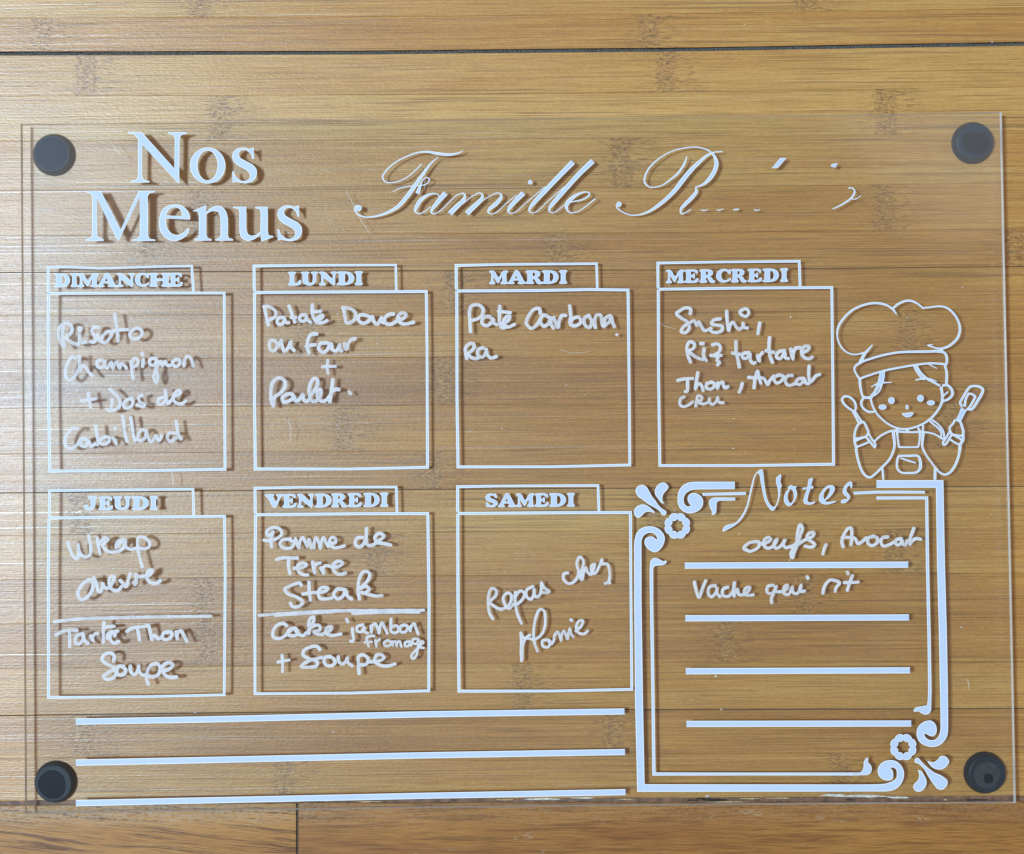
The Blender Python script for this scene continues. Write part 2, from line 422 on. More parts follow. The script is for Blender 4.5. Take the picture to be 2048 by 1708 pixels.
def flake(name, px, py, rx, ry, z, mat, parent, sd, m=14):
    rr = random.Random(sd); bm = bmesh.new(); top = []; bot = []
    for j in range(m):
        t = j * 6.283 / m; q = rr.uniform(0.55, 1.15)
        x, y, _ = P(px + math.cos(t) * rx * q, py + math.sin(t) * ry * q, 0)
        top.append(bm.verts.new((x, y, z))); bot.append(bm.verts.new((x, y, z - 0.0003)))
    bm.faces.new(top)
    for j in range(m): bm.faces.new((top[j], bot[j], bot[(j + 1) % m], top[(j + 1) % m]))
    bmesh.ops.recalc_face_normals(bm, faces=bm.faces)
    me = bpy.data.meshes.new(name); bm.to_mesh(me); bm.free()
    return link(name, me, parent, (mat,))
PALE = simple("pale_filler", (0.80, 0.72, 0.62), 0.5, 0.5, 420, 0.35, 0.0001)
TAN = simple("raw_wood_chip", (0.62, 0.42, 0.20), 0.6, 0.4, 420, 0.4)
for i, (px, py, rx, ry, mt) in enumerate(((1730, 1592.5, 68, 2.6, PALE), (1668, 1590.5, 30, 3.2, PALE), (1800, 1595, 30, 1.8, PALE), (1085, 1598, 42, 1.8, PALE),
        (1165, 1595.5, 26, 1.6, PALE), (1010, 1599, 20, 1.6, TAN), (1250, 1598, 22, 1.3, TAN), (1560, 1596, 34, 1.3, TAN), (1890, 1599, 5, 2.2, TAN),
        (1415, 1592, 6, 2.0, PALE), (740, 1603, 30, 1.4, TAN), (1500, 1597, 25, 1.2, TAN), (1460, 1603.5, 60, 1.4, TAN))):
    flake("filler_chip", px, py, rx, ry, 0.00012 + i * 0.000004, mt, oakf, 30 + i)
for i, (px, py, rx, ry) in enumerate(((1430, 1600, 26, 2.4), (1400, 1597.5, 10, 1.8), (1385, 1601, 16, 1.3), (1700, 1600, 14, 1.2), (1955, 1600, 24, 1.3), (620, 1602, 30, 1.6))):
    flake("dark_notch", px, py, rx, ry, 0.00008 + i * 0.000004, simple("notch", (0.02, 0.017, 0.015), 0.9, 0.2) if i == 0 else bpy.data.materials["notch"], oakf, 60 + i)

# ---------------------------------------------------------------- board: sheet and feet
board = empty("menu_board", "clear acrylic weekly menu board with white lettering on black feet over the bamboo floor", "menu board")
CO = [(41.5, 248), (2003, 224), (2031, 1606), (50.5, 1628)]
def sheet():
    bm = bmesh.new(); nx, ny = 48, 6
    def pos(i, j, top):
        u, v = i / nx, j / ny
        ax = [CO[q][0] for q in range(4)]; ay = [CO[q][1] for q in range(4)]
        px = (ax[0] * (1 - u) + ax[1] * u) * (1 - v) + (ax[3] * (1 - u) + ax[2] * u) * v
        py = (ay[0] * (1 - u) + ay[1] * u) * (1 - v) + (ay[3] * (1 - u) + ay[2] * u) * v
        x, y, _ = P(px, py, 0.0066)
        return (x, y, zb(px) + (TH if top else 0))
    T = [[bm.verts.new(pos(i, j, True)) for j in range(ny + 1)] for i in range(nx + 1)]
    B = [[bm.verts.new(pos(i, j, False)) for j in range(ny + 1)] for i in range(nx + 1)]
    for i in range(nx):
        for j in range(ny):
            bm.faces.new((T[i][j], T[i][j + 1], T[i + 1][j + 1], T[i + 1][j]))
            bm.faces.new((B[i][j], B[i + 1][j], B[i + 1][j + 1], B[i][j + 1]))
    def side(a, b, c, d): f = bm.faces.new((a, b, c, d)); f.material_index = 1
    for i in range(nx):
        side(T[i][0], T[i + 1][0], B[i + 1][0], B[i][0]); side(T[i + 1][ny], T[i][ny], B[i][ny], B[i + 1][ny])
    for j in range(ny):
        side(T[0][j + 1], T[0][j], B[0][j], B[0][j + 1]); side(T[nx][j], T[nx][j + 1], B[nx][j + 1], B[nx][j])
    for f in bm.faces: f.smooth = f.material_index == 0
    for e_ in bm.edges:
        if any(f.material_index == 1 for f in e_.link_faces): e_.smooth = False
    me = bpy.data.meshes.new("acrylic_sheet"); bm.to_mesh(me); bm.free()
    return link("acrylic_sheet", me, board, (ACR, EDGE))
sheet()

def disc(name, px, py, prof, parent, mat, wob=0.0, sx=1.0, sy=1.0, rot=0.0, seg=64, sd=0):
    rr = random.Random(sd)
    ph = [rr.uniform(0, 6.28) for _ in range(4)]
    zt = prof[0][1]
    cx, cy, _ = P(px, py, zt)
    bm = bmesh.new(); prev = None
    c = bm.verts.new((cx, cy, zt))
    for (r, z) in prof:
        ring = []
        for i in range(seg):
            t = i * 2 * math.pi / seg
            w = 1 + wob * (math.sin(2 * t + ph[0]) + 0.6 * math.sin(3 * t + ph[1]) + 0.35 * math.sin(5 * t + ph[2]))
            x, y = math.cos(t) * r * S * sx * w, math.sin(t) * r * S * sy * w
            vx, vy = cx + x * math.cos(rot) - y * math.sin(rot), cy + x * math.sin(rot) + y * math.cos(rot)
            tilt = (zb(px + (vx - cx) / S) - zb(px)) if z > 0.002 else 0.0   # top face follows the bent sheet
            ring.append(bm.verts.new((vx, vy, z + tilt)))
        if prev is None:
            for i in range(seg): bm.faces.new((c, ring[i], ring[(i + 1) % seg]))
        else:
            for i in range(seg): bm.faces.new((prev[i], ring[i], ring[(i + 1) % seg], prev[(i + 1) % seg])).smooth = True
        prev = ring
    me = bpy.data.meshes.new(name); bm.to_mesh(me); bm.free()
    return link(name, me, parent, (mat,))
FEET = [("TL", 103, 307), ("BL", 106.5, 1567), ("TR", 1950, 283), ("BR", 1974.5, 1549)]
feet = {}
for key, px, py in FEET:
    zt = zb(px) - 0.00026
    prof = [(35.2, zt), (37.2, zt - 0.0003), (38.2, zt - 0.0010), (41.0, 0.0016), (42.5, 0.0006), (42.5, 0.0001)]
    feet[key] = disc("rubber_foot", px, py, prof, board, RUBBER)
zt = zb(1950)
feet["TL"]['label'] = "black rubber foot with an even blue-grey face"
feet["BL"]['label'] = "black rubber foot with a dark pressed centre and scuffed rim"
feet["TR"]['label'] = "black rubber foot with a dark teardrop patch"
feet["BR"]['label'] = "black rubber foot with a grey glue disc and small dark spot"
def film(name, px, py, r, foot, mat, dz, **kw):
    z = zb(px) - 0.00026 + dz * 8
    return disc(name, px, py, [(r, z), (r + .3, z - 0.000012)], feet[foot], mat, **kw)
film("glue_film", 103, 307, 33.5, "TL", GLUE2, 0.000012, wob=0.008)
film("pressed_patch", 104, 1569, 28, "BL", PATCH, 0.000012, wob=0.035, sd=5)
film("glue_film", 1947.5, 281.5, 32.5, "TR", GLUE2, 0.000008, wob=0.02)
film("pressed_patch", 1951.5, 286, 26, "TR", PATCH, 0.000020, wob=0.04, sx=1.14, sy=0.80, rot=R(-16), sd=2)
film("glue_film", 1974, 1550, 25.5, "BR", GLUE, 0.000008, wob=0.03, sx=0.98, sy=1.06, sd=8)
film("pressed_patch", 1977, 1557, 9.2, "BR", PATCH, 0.000020, wob=0.06, sx=0.95, sy=1.1, rot=R(20), sd=3)

# ---------------------------------------------------------------- lettering geometry
class Tile:
    def __init__(s, ox, oy, k): s.ox, s.oy, s.k = ox, oy, k
    def p(s, u, v): return (s.ox + u / s.k, s.oy + v / s.k)
def parse(txt):
    """'x,y[,w] ...' ; '*' marks a sharp corner at the next point's predecessor"""
    pts = []
    for tk in txt.split():
        if tk == '*':
            if pts: pts[-1][3] = True
            continue
        q = [float(a) for a in tk.split(',')]
        pts.append([q[0], q[1], q[2] if len(q) > 2 else None, False])
    return pts
def catmull(pts, step=2.0, closed=False):
    """pts: list of tuples (x, y, w) -> resampled"""
    n = len(pts)
    if n == 1: return pts
    out = []
    rng = n if closed else n - 1
    for i in range(rng):
        g = lambda j: pts[j % n] if closed else pts[max(0, min(n - 1, j))]
        p0, p1, p2, p3 = g(i - 1), g(i), g(i + 1), g(i + 2)
        d = math.hypot(p2[0] - p1[0], p2[1] - p1[1])
        m = max(1, int(d / step))
        def t_(a, b): return max(1e-4, math.hypot(a[0] - b[0], a[1] - b[1]) ** 0.5)
        t01, t12, t23 = t_(p0, p1), t_(p1, p2), t_(p2, p3)
        for s_ in range(m):
            t = s_ / m
            r = []
            for c in range(len(p1)):
                if c >= 2: r.append(p1[c] + (p2[c] - p1[c]) * t); continue
                m1 = (p2[c] - p1[c]) + t12 * ((p1[c] - p0[c]) / t01 - (p2[c] - p0[c]) / (t01 + t12)) if t01 > 1e-3 else (p2[c] - p1[c])
                m2 = (p2[c] - p1[c]) + t12 * ((p3[c] - p2[c]) / t23 - (p3[c] - p1[c]) / (t12 + t23)) if t23 > 1e-3 else (p2[c] - p1[c])
                a = 2 * (p1[c] - p2[c]) + m1 + m2
                b = -3 * (p1[c] - p2[c]) - m1 - m1 - m2
                r.append(a * t ** 3 + b * t * t + m1 * t + p1[c])
            out.append(tuple(r))
    if not closed: out.append(pts[-1])
    return out
def stroke_pts(tile, txt, w, step=2.0):
    """pieces between sharp corners are splined separately and joined"""
    raw = parse(txt)
    seq = []
    for (u, v, ww, c) in raw:
        x, y = tile.p(u, v)
        seq.append((x, y, (ww / tile.k if ww is not None else w), c))
    parts = []; cur = []
    for q in seq:
        cur.append(q[:3])
        if q[3]: parts.append(cur); cur = [q[:3]]
    parts.append(cur)
    out = []
    for pt in parts:
        r = catmull(pt, step) if len(pt) > 1 else pt
        if out: r = r[1:]
        out += r
    return out
def ribbon(bm, pts, profile, zbase, rim=0.0, caps=True, zinc=0.0, mat_core=0, mat_rim=0, miter=False):
    """profile 'flat': raised flat tape with a bright halo painted along its edges; 'dome': bead of ink"""
    n = len(pts)
    if n == 1: pts = [pts[0], (pts[0][0] + 0.3, pts[0][1], pts[0][2])]; n = 2
    tang = []
    for i in range(n):
        a = pts[max(0, i - 1)]; b = pts[min(n - 1, i + 1)]
        dx, dy = b[0] - a[0], b[1] - a[1]; l = math.hypot(dx, dy) or 1
        tang.append((dx / l, dy / l))
    seq = []
    def add(x, y, w, t, zz): seq.append((x, y, w, t, zz))
    if caps and profile == 'dome':
        x, y, w = pts[0]; t = tang[0]
        for a in (0.15, 0.55, 0.85):
            add(x - t[0] * w / 2 * (1 - a) * 0.95, y - t[1] * w / 2 * (1 - a) * 0.95, w * math.sqrt(max(0.02, 1 - (1 - a) ** 2)), t, 0)
    for i in range(n):
        t = tang[i]; w = pts[i][2]
        if miter and 0 < i < n - 1:
            a, b, c = pts[i - 1], pts[i], pts[i + 1]
            d1 = (b[0] - a[0], b[1] - a[1]); d2 = (c[0] - b[0], c[1] - b[1])
            l1 = math.hypot(*d1); l2 = math.hypot(*d2)
            d1 = (d1[0] / l1, d1[1] / l1); d2 = (d2[0] / l2, d2[1] / l2)
            tx, ty = d1[0] + d2[0], d1[1] + d2[1]; l = math.hypot(tx, ty) or 1
            t = (tx / l, ty / l); cs = max(0.35, t[0] * d1[0] + t[1] * d1[1]); w = w / cs
            add(pts[i][0], pts[i][1], w, t, 1.0 / cs); continue
        add(pts[i][0], pts[i][1], w, t, 1.0)
    if caps and profile == 'dome':
        x, y, w = pts[-1]; t = tang[-1]
        for a in (0.85, 0.55, 0.15):
            add(x + t[0] * w / 2 * (1 - a) * 0.95, y + t[1] * w / 2 * (1 - a) * 0.95, w * math.sqrt(max(0.02, 1 - (1 - a) ** 2)), t, 0)
    prev = None
    for i, (x, y, w, t, mk) in enumerate(seq):
        nx_, ny_ = -t[1], t[0]
        h = w / 2
        if profile == 'dome':
            hz = min(0.00016, 0.05 * w * S)
            prof = [(-h, 0), (-h * .82, .62 * hz), (-h * .38, .95 * hz), (h * .38, .95 * hz), (h * .82, .62 * hz), (h, 0)]
        else:
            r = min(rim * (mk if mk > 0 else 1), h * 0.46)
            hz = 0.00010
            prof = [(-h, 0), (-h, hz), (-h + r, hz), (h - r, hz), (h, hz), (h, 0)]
        ring = [bm.verts.new(PT(x + nx_ * o, y + ny_ * o, zbase + z + (zinc * i if z > 0 else 0))) for o, z in prof]
        if prev:
            for j in range(5):
                f = bm.faces.new((prev[j], prev[j + 1], ring[j + 1], ring[j]))
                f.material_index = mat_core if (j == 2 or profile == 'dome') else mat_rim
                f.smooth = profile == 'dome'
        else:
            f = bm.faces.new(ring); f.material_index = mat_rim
        prev = ring
    f = bm.faces.new(list(reversed(prev))); f.material_index = mat_rim
def finish(bm, name, parent, mats, label=None):
    bmesh.ops.recalc_face_normals(bm, faces=bm.faces)
    me = bpy.data.meshes.new(name); bm.to_mesh(me); bm.free()
    o = link(name, me, parent, mats)
    if label: o['label'] = label
    return o
ZC = [0]
def nextz():
    ZC[0] = (ZC[0] + 1) % 9
    return 0.000002 + ZC[0] * 0.0000035
def chaikin(pts, r=0.2, it=1):
    for _ in range(it):
        o = []
        n = len(pts)
        for i in range(n):
            a, b = pts[i], pts[(i + 1) % n]
            o.append((a[0] + (b[0] - a[0]) * r, a[1] + (b[1] - a[1]) * r))
            o.append((a[0] + (b[0] - a[0]) * (1 - r), a[1] + (b[1] - a[1]) * (1 - r)))
        pts = o
    return pts
def fill_shape(name, loops, parent, rim=1.2, label=None, bm_into=None):
    """loops: outer + holes, photograph pixels"""
    bm = bmesh.new(); z0 = nextz()
    es = []
    for lp in loops:
        vs = [bm.verts.new((x, y, 0)) for x, y in lp]
        for i in range(len(vs)): es.append(bm.edges.new((vs[i], vs[(i + 1) % len(vs)])))
    bmesh.ops.triangle_fill(bm, use_beauty=True, use_dissolve=False, edges=es)
    if rim > 0:
        r = bmesh.ops.inset_region(bm, faces=list(bm.faces), thickness=rim, use_even_offset=False, use_boundary=True)
        for f in r['faces']: f.material_index = 1
    bd = [e for e in bm.edges if e.is_boundary]
    ex = bmesh.ops.extrude_edge_only(bm, edges=bd)
    low = {v for v in ex['geom'] if isinstance(v, bmesh.types.BMVert)}
    for f in ex['geom']:
        if isinstance(f, bmesh.types.BMFace): f.material_index = 1
    for v in bm.verts:
        v.co = PT(v.co.x, v.co.y, z0 + (0 if v in low else 0.00010))
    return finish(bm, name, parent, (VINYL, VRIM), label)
def poly(tile, txt):
    return [tile.p(*[float(a) for a in tk.strip('()').split(',')]) for tk in txt.replace(')(', ') (').split()]
def spl(pts, step=1.4):
    return [q[:2] for q in catmull([(x, y) for x, y in pts], step, closed=True)]

A = Tile(80, 500, 5.12); B = Tile(80, 700, 5.12); C_ = Tile(490, 500, 5.12); D = Tile(490, 700, 5.12)
E = Tile(900, 500, 5.12); F = Tile(1300, 500, 5.12); G = Tile(1300, 700, 5.12); H = Tile(80, 950, 5.12)
I_ = Tile(80, 1150, 5.12); J = Tile(490, 950, 5.12); K = Tile(490, 1150, 5.12); L_ = Tile(900, 1110, 5.12)
LS = Tile(900, 950, 5.12)
M_ = Tile(1350, 1040, 5.12); N_ = Tile(1650, 920, 7.3143); O_ = Tile(1250, 920, 7.3143); P_ = Tile(1700, 1380, 6.8267)
Q_ = Tile(1240, 1080, 12.2); R_ = Tile(1430, 920, 7.3143); T1 = Tile(0, 200, 5.12); T2 = Tile(300, 200, 5.12)
U1 = Tile(680, 260, 6.4); U2 = Tile(940, 260, 6.4); U3 = Tile(1200, 260, 6.4); U4 = Tile(1440, 260, 6.4)
V_ = Tile(1660, 590, 7.3143); W_ = Tile(1660, 760, 6.8267); X_ = Tile(1860, 760, 12.2); PX = Tile(0, 0, 1)

# ---------------------------------------------------------------- handwriting
def word(tile, parent, strokes, w=7.2, name="handwritten_word", label=None):
    bm = bmesh.new()
    for s_ in strokes.strip().split('|'):
        s_ = s_.strip()
        pts = stroke_pts(tile, s_, w, 1.8)
        rr = random.Random(len(s_) + int(pts[0][0]))
        pts = [(x, y, ww * 0.94 * (1 + 0.06 * math.sin(i * 0.31 + rr.random()))) for i, (x, y, ww) in enumerate(pts)]
        ribbon(bm, pts, 'dome', nextz(), zinc=0.0000004)
    return finish(bm, name, parent, (INK,), label)

# ---------------------------------------------------------------- slab letters of the days
GL = {
'I': ["(5,1)(95,1)(95,15)(77,20)(77,80)(95,86)(95,100)(5,100)(5,86)(23,80)(23,20)(5,15)"],
'D': ["(0,2)(55,2)(80,11)(97,34)(97,66)(80,89)(55,100)(0,100)(0,87)(12,82)(12,19)(0,15)", "(45,16)(58,20)(67,38)(67,62)(58,80)(45,85)"],
'M': ["(0,2)(28,2)(50,60)(72,2)(100,2)(100,15)(92,20)(93,82)(100,87)(100,100)(62,100)(62,87)(70,82)(70,38)(50,94)(44,94)(22,40)(22,82)(32,87)(32,100)(0,100)(0,87)(10,82)(12,20)(0,15)"],
'A': ["(40,0)(60,0)(91,84)(100,87)(100,100)(55,100)(55,89)(64,85)(60,74)(32,74)(28,84)(38,89)(38,100)(0,100)(0,89)(8,85)(36,16)", "(46,34)(37,60)(56,60)"],
'N': ["(0,2)(32,2)(78,58)(78,20)(66,14)(66,2)(100,2)(100,14)(92,20)(92,98)(80,100)(24,42)(24,82)(38,87)(38,100)(0,100)(0,87)(12,82)(12,19)(0,15)"],
'C': ["(96,5)(97,38)(84,38)(72,20)(56,14)(42,22)(36,42)(38,65)(50,82)(68,84)(84,74)(96,66)(100,72)(88,90)(62,100)(35,97)(12,80)(2,50)(12,20)(32,4)(55,0)(76,5)(84,10)(88,4)"],
'H': ["(0,2)(42,2)(42,15)(35,20)(35,42)(65,42)(65,20)(58,15)(58,2)(100,2)(100,15)(92,20)(92,80)(100,86)(100,100)(58,100)(58,86)(65,80)(65,58)(35,58)(35,80)(42,86)(42,100)(0,100)(0,86)(8,80)(8,20)(0,15)"],
'E': ["(0,2)(90,2)(92,32)(80,32)(66,16)(44,16)(44,42)(58,40)(62,30)(71,30)(71,70)(62,70)(58,58)(44,58)(44,84)(68,84)(84,66)(98,66)(92,100)(0,100)(0,86)(12,80)(12,20)(0,15)"],
'L': ["(0,2)(56,2)(56,15)(44,20)(44,84)(64,84)(82,62)(98,62)(94,100)(0,100)(0,86)(12,80)(12,20)(0,15)"],
'U': ["(0,2)(48,2)(48,15)(40,20)(40,68)(48,82)(62,82)(70,68)(70,20)(60,15)(60,2)(100,2)(100,15)(90,20)(90,70)(78,92)(55,101)(30,97)(14,84)(10,68)(10,20)(0,15)"],
'R': ["(0,2)(58,2)(80,10)(86,28)(78,46)(64,53)(76,62)(86,82)(100,86)(98,98)(82,102)(64,98)(52,68)(40,60)(40,80)(48,86)(48,100)(0,100)(0,86)(10,80)(10,20)(0,15)", "(40,16)(50,17)(56,28)(52,42)(40,45)"],
'J': ["(30,2)(100,2)(100,15)(88,20)(86,70)(72,92)(45,102)(15,95)(0,78)(4,62)(20,58)(34,66)(34,78)(44,84)(54,76)(54,20)(30,15)"],
'V': ["(0,2)(52,2)(52,15)(43,20)(61,62)(74,24)(62,15)(62,2)(100,2)(100,15)(90,20)(62,100)(46,100)(12,20)(0,15)"],
'S': ["(88,4)(92,34)(80,34)(66,18)(48,14)(36,22)(44,34)(72,44)(94,58)(98,76)(84,94)(58,102)(34,97)(14,100)(8,66)(20,64)(34,82)(54,87)(66,78)(60,68)(34,60)(10,46)(4,28)(16,8)(42,-1)(66,5)(76,2)"],
}
def day_name(tile, parent, letters, xr, yl, yr):
    x_first, x_last = xr[0][0], xr[-1][1]
    for ch, (a, b) in zip(letters, xr):
        loops = []
        for g in GL[ch]:
            q = [tuple(float(v) for v in tk.strip('()').split(',')) for tk in g.replace(')(', ') (').split()]
            q = chaikin(q, 0.22, 1)
            pts = []
            for (gx, gy) in q:
                u = a + (b - a) * gx / 100
                f = (u - x_first) / (x_last - x_first)
                y0 = yl[0] + (yr[0] - yl[0]) * f; y1 = yl[1] + (yr[1] - yl[1]) * f
                pts.append(tile.p(u, y0 + (y1 - y0) * gy / 100))
            loops.append(pts)
        fill_shape("letter", loops, parent, rim=0.8)

def tape(name, parent, paths, label=None, rim=1.3, step=24, lift=0.0):
    """thin straight vinyl lines: paths of 'x,y,w' corners in pixels, mitred"""
    bm = bmesh.new()
    for pth in paths:
        raw = [(float(a), float(b), float(c)) for a, b, c in (t.split(',') for t in pth.split())]
        pts = []
        for i in range(len(raw) - 1):
            a, b = raw[i], raw[i + 1]
            m = max(1, int(math.hypot(b[0] - a[0], b[1] - a[1]) / step))
            for s_ in range(m):
                t = s_ / m; pts.append(tuple(a[c] + (b[c] - a[c]) * t for c in range(3)))
        pts.append(raw[-1])
        ribbon(bm, pts, 'flat', nextz() + lift, rim=rim, mat_core=0, mat_rim=1, miter=True)
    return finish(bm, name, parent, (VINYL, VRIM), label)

def panel(label, body, tab):
    return tape("day_panel", board, [body, tab], label, rim=1.7)
p_dim = panel("white outlined day box with a tab reading DIMANCHE",
  "97,587,5.4 300,586,5.4 448.5,586,5.0 448.8,700,5.0 450,938.5,5.4 300,941,5.4 99.6,942,5.6 97,800,5.2 96.3,640,5 97,587,5.4",
  "96.5,584,5 95.8,534,5 140,534.5,4 200,537,3.6 260,535,3.6 320,533,4 383.5,532,4.4 384.5,550,4.6 386.8,583,5")
p_lun = panel("white outlined day box with a tab reading LUNDI",
  "509,585,5.6 680,584,5.6 852.5,583,5.4 854,700,5 855,934.5,5.4 700,938,5.2 510.5,938,6 509,800,5.4 509,585,5.6",
  "508.5,582,5.6 508,532,5.6 650,530.5,4.6 791.5,530,4.4 792.5,581,4.6")
p_mar = panel("white outlined day box with a tab reading MARDI",
  "913.5,582,5.6 1080,581,5.6 1180,579,5.6 1256,580,5.4 1258.5,800,5 1259.5,930,5.2 1100,933.5,5 916,933.7,5.6 914,800,5.6 913.5,582,5.6",
  "912.8,579,5.6 912.2,531,5.8 1000,529,4.6 1193,527.3,4.6 1194.5,576,4.6")
p_mer = panel("white outlined day box with a tab reading MERCREDI",
  "1316.5,578.5,5.4 1500,576,5.4 1663.5,575,5.2 1665.5,750,5.2 1667,928.5,5.6 1500,931,5.2 1319.5,931,5.2 1317,750,5.2 1316.5,578.5,5.4",
  "1316,576,5.4 1315.6,526,5.2 1450,524,4.4 1598.5,522.5,5 1600,573,5")
p_jeu = panel("white outlined day box with a tab reading JEUDI",
  "98,1036,5.4 250,1034,5.2 449,1032.5,5.2 450.3,1150,5.2 448.5,1389.5,4.8 300,1393,4.6 97,1394.8,5.2 96.5,1150,5.2 98,1036,5.4",
  "98.6,1033,5.2 99,981.5,5 200,980,4.6 386,978.5,4.8 387.5,1031,5")
p_ven = panel("white outlined day box with a tab reading VENDREDI",
  "511,1029.5,5.6 700,1027.5,5.4 855.5,1027,5.4 858,1200,5.6 857.5,1381.5,5.4 700,1386,5 510,1387.5,5 509.5,1200,5.6 511,1029.5,5.6",
  "510.5,1027,5.6 510,976.5,5.4 600,974.5,4.6 792.5,974,4.6 794,1025,4.8")
p_sam = panel("white outlined day box with a tab reading SAMEDI",
  "915.5,1027,5.6 1100,1025.5,5.6 1260.8,1025,5.4 1261.5,1150,5 1263.5,1378.6,5.2 1100,1382,5 918,1382.2,5.8 916,1200,6 915.5,1027,5.6",
  "915.2,1024,5.6 915.2,973.5,5.6 1000,972,4.6 1196,971,4.8 1197.8,1023,5")

day_name(A, p_dim, "DIMANCHE", [(148,312),(310,392),(385,597),(583,790),(785,968),(965,1122),(1118,1334),(1322,1466)], (237,382), (230,376))
day_name(C_, p_lun, "LUNDI", [(442,580),(574,746),(758,938),(940,1122),(1120,1210)], (220,364), (215,360))
day_name(E, p_mar, "MARDI", [(402,592),(588,778),(775,952),(942,1116),(1114,1204)], (208,350), (204,346))
day_name(F, p_mer, "MERCREDI", [(164,350),(352,502),(506,670),(670,832),(830,992),(1000,1150),(1152,1324),(1328,1418)], (200,340), (184,326))
day_name(H, p_jeu, "JEUDI", [(448,584),(598,752),(748,934),(938,1118),(1118,1208)], (218,362), (214,358))
day_name(J, p_ven, "VENDREDI", [(203,388),(383,532),(532,706),(716,888),(884,1048),(1050,1200),(1212,1382),(1378,1472)], (194,338), (178,326))
day_name(LS, p_sam, "SAMEDI", [(354,492),(490,680),(676,862),(866,1014),(1014,1192),(1194,1282)], (188,330), (182,324))

word(A, p_dim, "240,770 230,860 238,930 252,992 215,950 192,880 203,790 255,750 312,764 330,815 308,862 265,895 300,928 350,958 388,968 408,930 410,875 | 408,870 405,920 430,950 472,940 | 400,795 425,800 405,830 | 602,795 555,790 530,825 552,868 575,915 548,945 515,935 | 588,865 618,930 662,952 712,905 735,852 705,832 655,868 622,925 | 765,655 780,745 792,830 800,935 | 745,828 830,818 905,815 | 962,808 925,850 926,892 975,912 1030,885 1046,835 1005,802 958,812", label="handwritten word Risoto")
word(A, p_dim, "368,1108 330,1098 288,1150 264,1225 268,1305 310,1335 352,1300 395,1225 | 404,1080 406,1160 408,1240 435,1185 470,1200 500,1250 540,1288 | 640,1125 592,1138 590,1192 632,1205 664,1165 664,1120 668,1190 692,1210 715,1165 732,1150 745,1215 765,1170 790,1148 814,1210 836,1162 862,1178 888,1212 | 933,1140 940,1220 955,1322 | 938,1172 962,1112 1002,1122 1002,1168 960,1198 | 1044,1058 1053,1078 | 1058,1118 1050,1195 | 1190,1110 1130,1118 1124,1165 1165,1182 1202,1132 1195,1230 1208,1310 1192,1358 1168,1310 1180,1240 1222,1160 1242,1138 1252,1190 1282,1138 1305,1180 1345,1180 | 1392,1120 1358,1150 1384,1192 1432,1170 1428,1126 1390,1120 | 1474,1190 1480,1130 1508,1088 1545,1110 1572,1190", label="handwritten word Champignon")
word(B, p_dim, "495,440 508,520 520,592 | 420,520 500,512 572,500", w=6.8, label="handwritten plus sign before Dos")
word(B, p_dim, "710,400 762,442 820,520 812,582 760,615 700,622 685,602 | 742,505 735,560 728,612 | 945,495 885,515 855,560 880,598 935,575 952,520 920,495 | 1052,462 1010,485 1025,530 1075,558 1060,580 995,562", w=6.8, label="handwritten word Dos")
word(B, p_dim, "1275,482 1215,502 1208,545 1248,555 1290,500 1280,395 * 1290,470 1308,552 | 1318,548 1375,480 1440,440 1425,412 1378,445 1368,510 1402,545 1455,548 1495,522", w=6.8, label="handwritten word de")
word(B, p_dim, "388,805 340,800 290,845 256,920 270,990 322,1008 372,980 412,925 450,905 490,930 480,980 435,985 415,950 450,908 * 500,935 525,985 565,965 592,970 | 572,775 585,860 600,940 655,965 708,935 705,895 650,895 612,930 | 745,900 770,930 782,965 | 765,800 775,812 | 845,675 862,780 875,880 892,935 | 930,690 948,800 960,880 978,930 | 1090,835 1050,815 1008,860 1005,918 1055,920 1090,860 1095,840 1105,890 1135,940 1180,890 1190,870 1215,930 1240,900 1248,875 | 1398,855 1330,850 1302,900 1338,935 1400,895 | 1395,725 1405,800 1420,870 1448,912", label="handwritten word Cabillaud")

word(C_, p_lun, "198,575 215,660 240,770 | 192,578 250,580 312,630 308,682 260,712 222,742 | 400,690 345,698 330,745 370,765 405,722 402,690 418,742 452,745 | 450,572 480,650 510,740 | 470,690 522,690 | 620,662 572,670 560,710 590,732 630,700 625,660 638,712 676,742 | 690,560 688,640 705,700 735,742 770,745 | 690,622 740,632 778,625 | 735,700 790,695 795,665 750,688 758,732 805,742 842,722", label="handwritten word Patate")
word(C_, p_lun, "1010,600 1025,680 1042,745 1095,735 1132,690 1125,632 1070,598 1000,592 | 1250,672 1180,665 1160,712 1200,748 1262,732 1285,692 1245,668 | 1305,680 1322,735 1355,760 1390,705 1402,690 1400,735 1430,745 | 1525,655 1470,662 1430,710 1450,755 1510,755 1552,728 | 1560,720 1622,700 1650,660 1612,642 1568,680 1588,742 1650,757 1728,740", w=7.6, label="handwritten word Douce")
word(C_, p_lun, "310,930 268,925 250,965 262,1020 300,1030 330,975 310,928 | 340,985 372,925 382,985 402,1035 440,1005 470,935 468,990 506,1030", w=7.4, label="handwritten word au")
word(C_, p_lun, "738,860 682,862 645,920 638,990 658,1058 | 628,988 680,975 722,970 | 835,950 772,960 755,1010 800,1048 850,1012 862,962 825,945 | 885,960 898,1022 938,1030 970,965 970,1020 992,1035 | 1020,955 1028,1010 * 1040,1020 1058,960 1095,915 1132,908", w=7.6, label="handwritten word Four")
word(C_, p_lun, "848,1128 842,1200 852,1265 | 790,1196 860,1192 930,1192", w=6.6, label="handwritten plus sign above Poulet")
